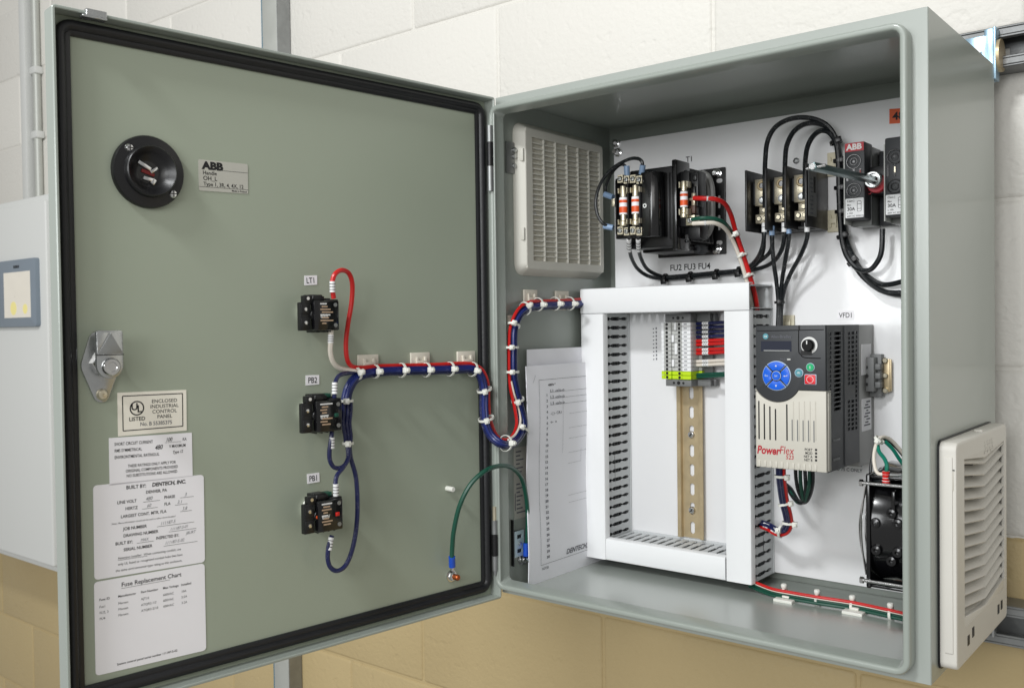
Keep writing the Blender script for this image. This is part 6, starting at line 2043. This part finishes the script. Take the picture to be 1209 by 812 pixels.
# ================================================================== WIRES ALONG THE CABINET FLOOR
BACKW = FLOORF
fw_ = thing('floor_cable', 'red and green wires running along the rear of the cabinet floor', 'cable', FLOORF, (.35, .19, 0))
FP = lambda x, y, n: (x, y, n)
pts_r = [(885, 684, .012), (897, 689.5, .011), (912, 695, .010), (930, 698.5, .010), (965, 704.5, .010), (1007, 711, .010), (1052, 720.5, .010), (1090, 729, .010)]
wire_mb(FLOORF, pts_r, 4.2, WRED).build('red_wire', fw_)
wire_mb(FLOORF, [(x, y + 4.2, n - .004) for x, y, n in pts_r], 4.0, WGREEN).build('green_wire', fw_)
wire_mb(FLOORF, [(x, y + 7.4, n - .0065) for x, y, n in pts_r], 4.0, WGREEN).build('green_wire', fw_)
wire_mb(FLOORF, [(x, y + 2.2, n - .0010) for x, y, n in pts_r], 1.1, WWHITE).build('thin_wire', fw_)
for px, py, lb in ((926.5, 700, 'white cable tie on the left floor mount'), (965.5, 707, 'white cable tie on the floor wires between the two mounts'), (1007, 714, 'white cable tie on the right floor mount'), (1052, 723.5, 'white cable tie on the floor wires at the cabinet edge')):
    t_ = thing('cable_tie', lb, 'cable tie', FLOORF, tuple(FLOORF.px(px, py, .006)), 'white cable ties')
    c_ = FLOORF.px(px, py, .006)
    A_ = FLOORF.px(px - 8, py - 1.4, .006); ax = (FLOORF.px(px + 8, py + 1.4, .006) - A_).normalized()
    MB().m(TIEW).lathe(c_ - ax * .0013, ax, [(.0062, 0), (.0072, 0), (.0072, .0026), (.0062, .0026), (.0062, 0)], 20).build('band', t_, None, FLOORF, 50)
    MB().m(TIEW).lathe((c_.x, c_.y - .002, .008), (0, 0, 1), [(0, -.004), (.0016, -.004), (.0016, .003), (.0030, .0045), (.0034, .0075), (.0026, .0088), (0, .0088)], 10).build('head', t_, None, FLOORF)
for x0, y0, x1, y1, lb in ((914, 701, 942, 711, 'ivory tie mount on the cabinet floor, left of two'), (995, 714.5, 1024, 726, 'ivory tie mount on the cabinet floor, right of two')):
    c_ = FLOORF.px((x0 + x1) / 2, (y0 + y1) / 2, .003)
    t_ = thing('tie_mount', lb, 'tie mount', FLOORF, tuple(c_), 'adhesive tie mounts')
    MB().m(TIEW).box((c_.x - .0105, c_.y - .010, .0002), (c_.x + .0105, c_.y + .010, .0035), .0008).build('base', t_, None, FLOORF)
    MB().m(TIEW).box((c_.x - .004, c_.y - .002, .0035), (c_.x + .004, c_.y + .006, .006), .0008).build('cradle', t_, None, FLOORF)

# ================================================================== OUTSIDE VENT ON THE RIGHT
VO = 0.0150
a, c, b, d = 0.0205, 0.209, 0.0085, 0.2005
ev = thing('louvred_vent', 'beige louvred vent cover on the outside of the right cabinet wall', 'vent', RIGHT, ((a + c) / 2, b, 0))
ix0, ix1 = RIGHT.px(1139, 640, VO).x, RIGHT.px(1186, 640, VO).x
iz0, iz1 = RIGHT.px(1160, 725, VO).y, RIGHT.px(1160, 541, VO).y
iz0, iz1 = 0.0395, 0.1845
mb = MB().m(VENTM)
mb.ring(a, b, c, d, .007, [(0, 0.0004), (0, VO - .002), (-.0006, VO - .0006), (-.002, VO), (-.0035, VO), (-.0035, .0004)], 6)
mb.grid([a + .003, ix0, ix1, c - .003], [b + .003, iz0, iz1, d - .003], lambda x, y: ix0 < x < ix1 and iz0 < y < iz1, .0025, lambda v: (v.x, v.y, v.z + VO - .0001))
mb.prism(rpoly(a - .0012, b + .0145, a + .004, d - .012, .001), .0055, .0120, .0005)
mb.build('frame', ev, None, RIGHT)
MB().m(RUBBER).ring(a - .0014, b - .0014, c + .0014, d + .0014, .008, [(0, .0001), (0, .0016), (-.004, .0016), (-.004, .0001)], 6).build('seal', ev, None, RIGHT)
# side latch marks and holes
MB().m(BLACK).box((a - .0004, d - .0232, .006), (a + .001, d - .0222, .0135)).build('clip_slot', ev, None, RIGHT)
for fx, fz in ((.20, .0125), (.285, .0155), (.80, .012), (.87, .013)):
    xq = a + (c - a) * fx
    MB().m(BLACK).box((xq - .0035, b + fz, VO - .0006), (xq + .0035, b + fz + .009, VO + .0003), .0004, 1).build('clip_hole', ev, None, RIGHT)
mb = MB().m(VENTM).box((a + (c - a) * .52, d - .0008, .006), (a + (c - a) * .55, d + .0018, .013), .0008)
for r_ in range(4):
    for k in range(9):
        if (r_ * 3 + k * 5) % 7 < 5:
            mb.box((a + (c - a) * (.52 + .02 * k), d - .0105 - .0032 * r_, VO), (a + (c - a) * (.533 + .02 * k), d - .0085 - .0032 * r_, VO + .0004))
mb.build('raised_mark', ev, None, RIGHT)
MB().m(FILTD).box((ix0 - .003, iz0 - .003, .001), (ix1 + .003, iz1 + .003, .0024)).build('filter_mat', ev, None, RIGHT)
nl = 14
pitch = (iz1 - iz0) / nl
xm = ix0 + (ix1 - ix0) * .50
for k in range(nl):
    z = iz0 + pitch * (k + .15)
    b2 = bmesh.new()
    rows = []
    for x, dz in ((ix0 - .001, .0050), (xm, -.0045), (ix1 + .001, .0060)):
        rows.append([b2.verts.new(p) for p in ((x, z + dz + pitch * .74, .0035), (x, z + dz + pitch * .06, VO - .0004), (x, z + dz - pitch * .06, VO - .0016), (x, z + dz + pitch * .74, .0035))])
    for A, B in zip(rows, rows[1:]):
        for q in range(4):
            b2.faces.new((A[q], A[(q + 1) % 4], B[(q + 1) % 4], B[q]))
    b2.faces.new(rows[0]); b2.faces.new(rows[-1][::-1])
    bmesh.ops.recalc_face_normals(b2, faces=b2.faces)
    MB().m(VENTM).add(b2).build('louvre', ev, None, RIGHT)
MB().m(VENTM).prism([(ix0 - .001, iz0 - .002), (ix1 + .001, iz0 - .002), (ix1 + .001, iz0 + .0100), (xm, iz0 + .0012), (ix0 - .001, iz0 + .0090)], .003, VO - .0003, .0006).build('inner_rim', ev, None, RIGHT)
MB().m(VENTM).prism([(ix0 - .001, iz1 + .002), (ix1 + .001, iz1 + .002), (ix1 + .001, iz1 - .0005), (xm, iz1 - .0075), (ix0 - .001, iz1 - .0005)], .003, VO - .0003, .0006).build('inner_rim', ev, None, RIGHT)
MB().m(BEIGE).box((a - .0006, d - .04, .0075), (a + .001, d - .0235, .0128), .0004).build('latch_recess', ev, None, RIGHT)
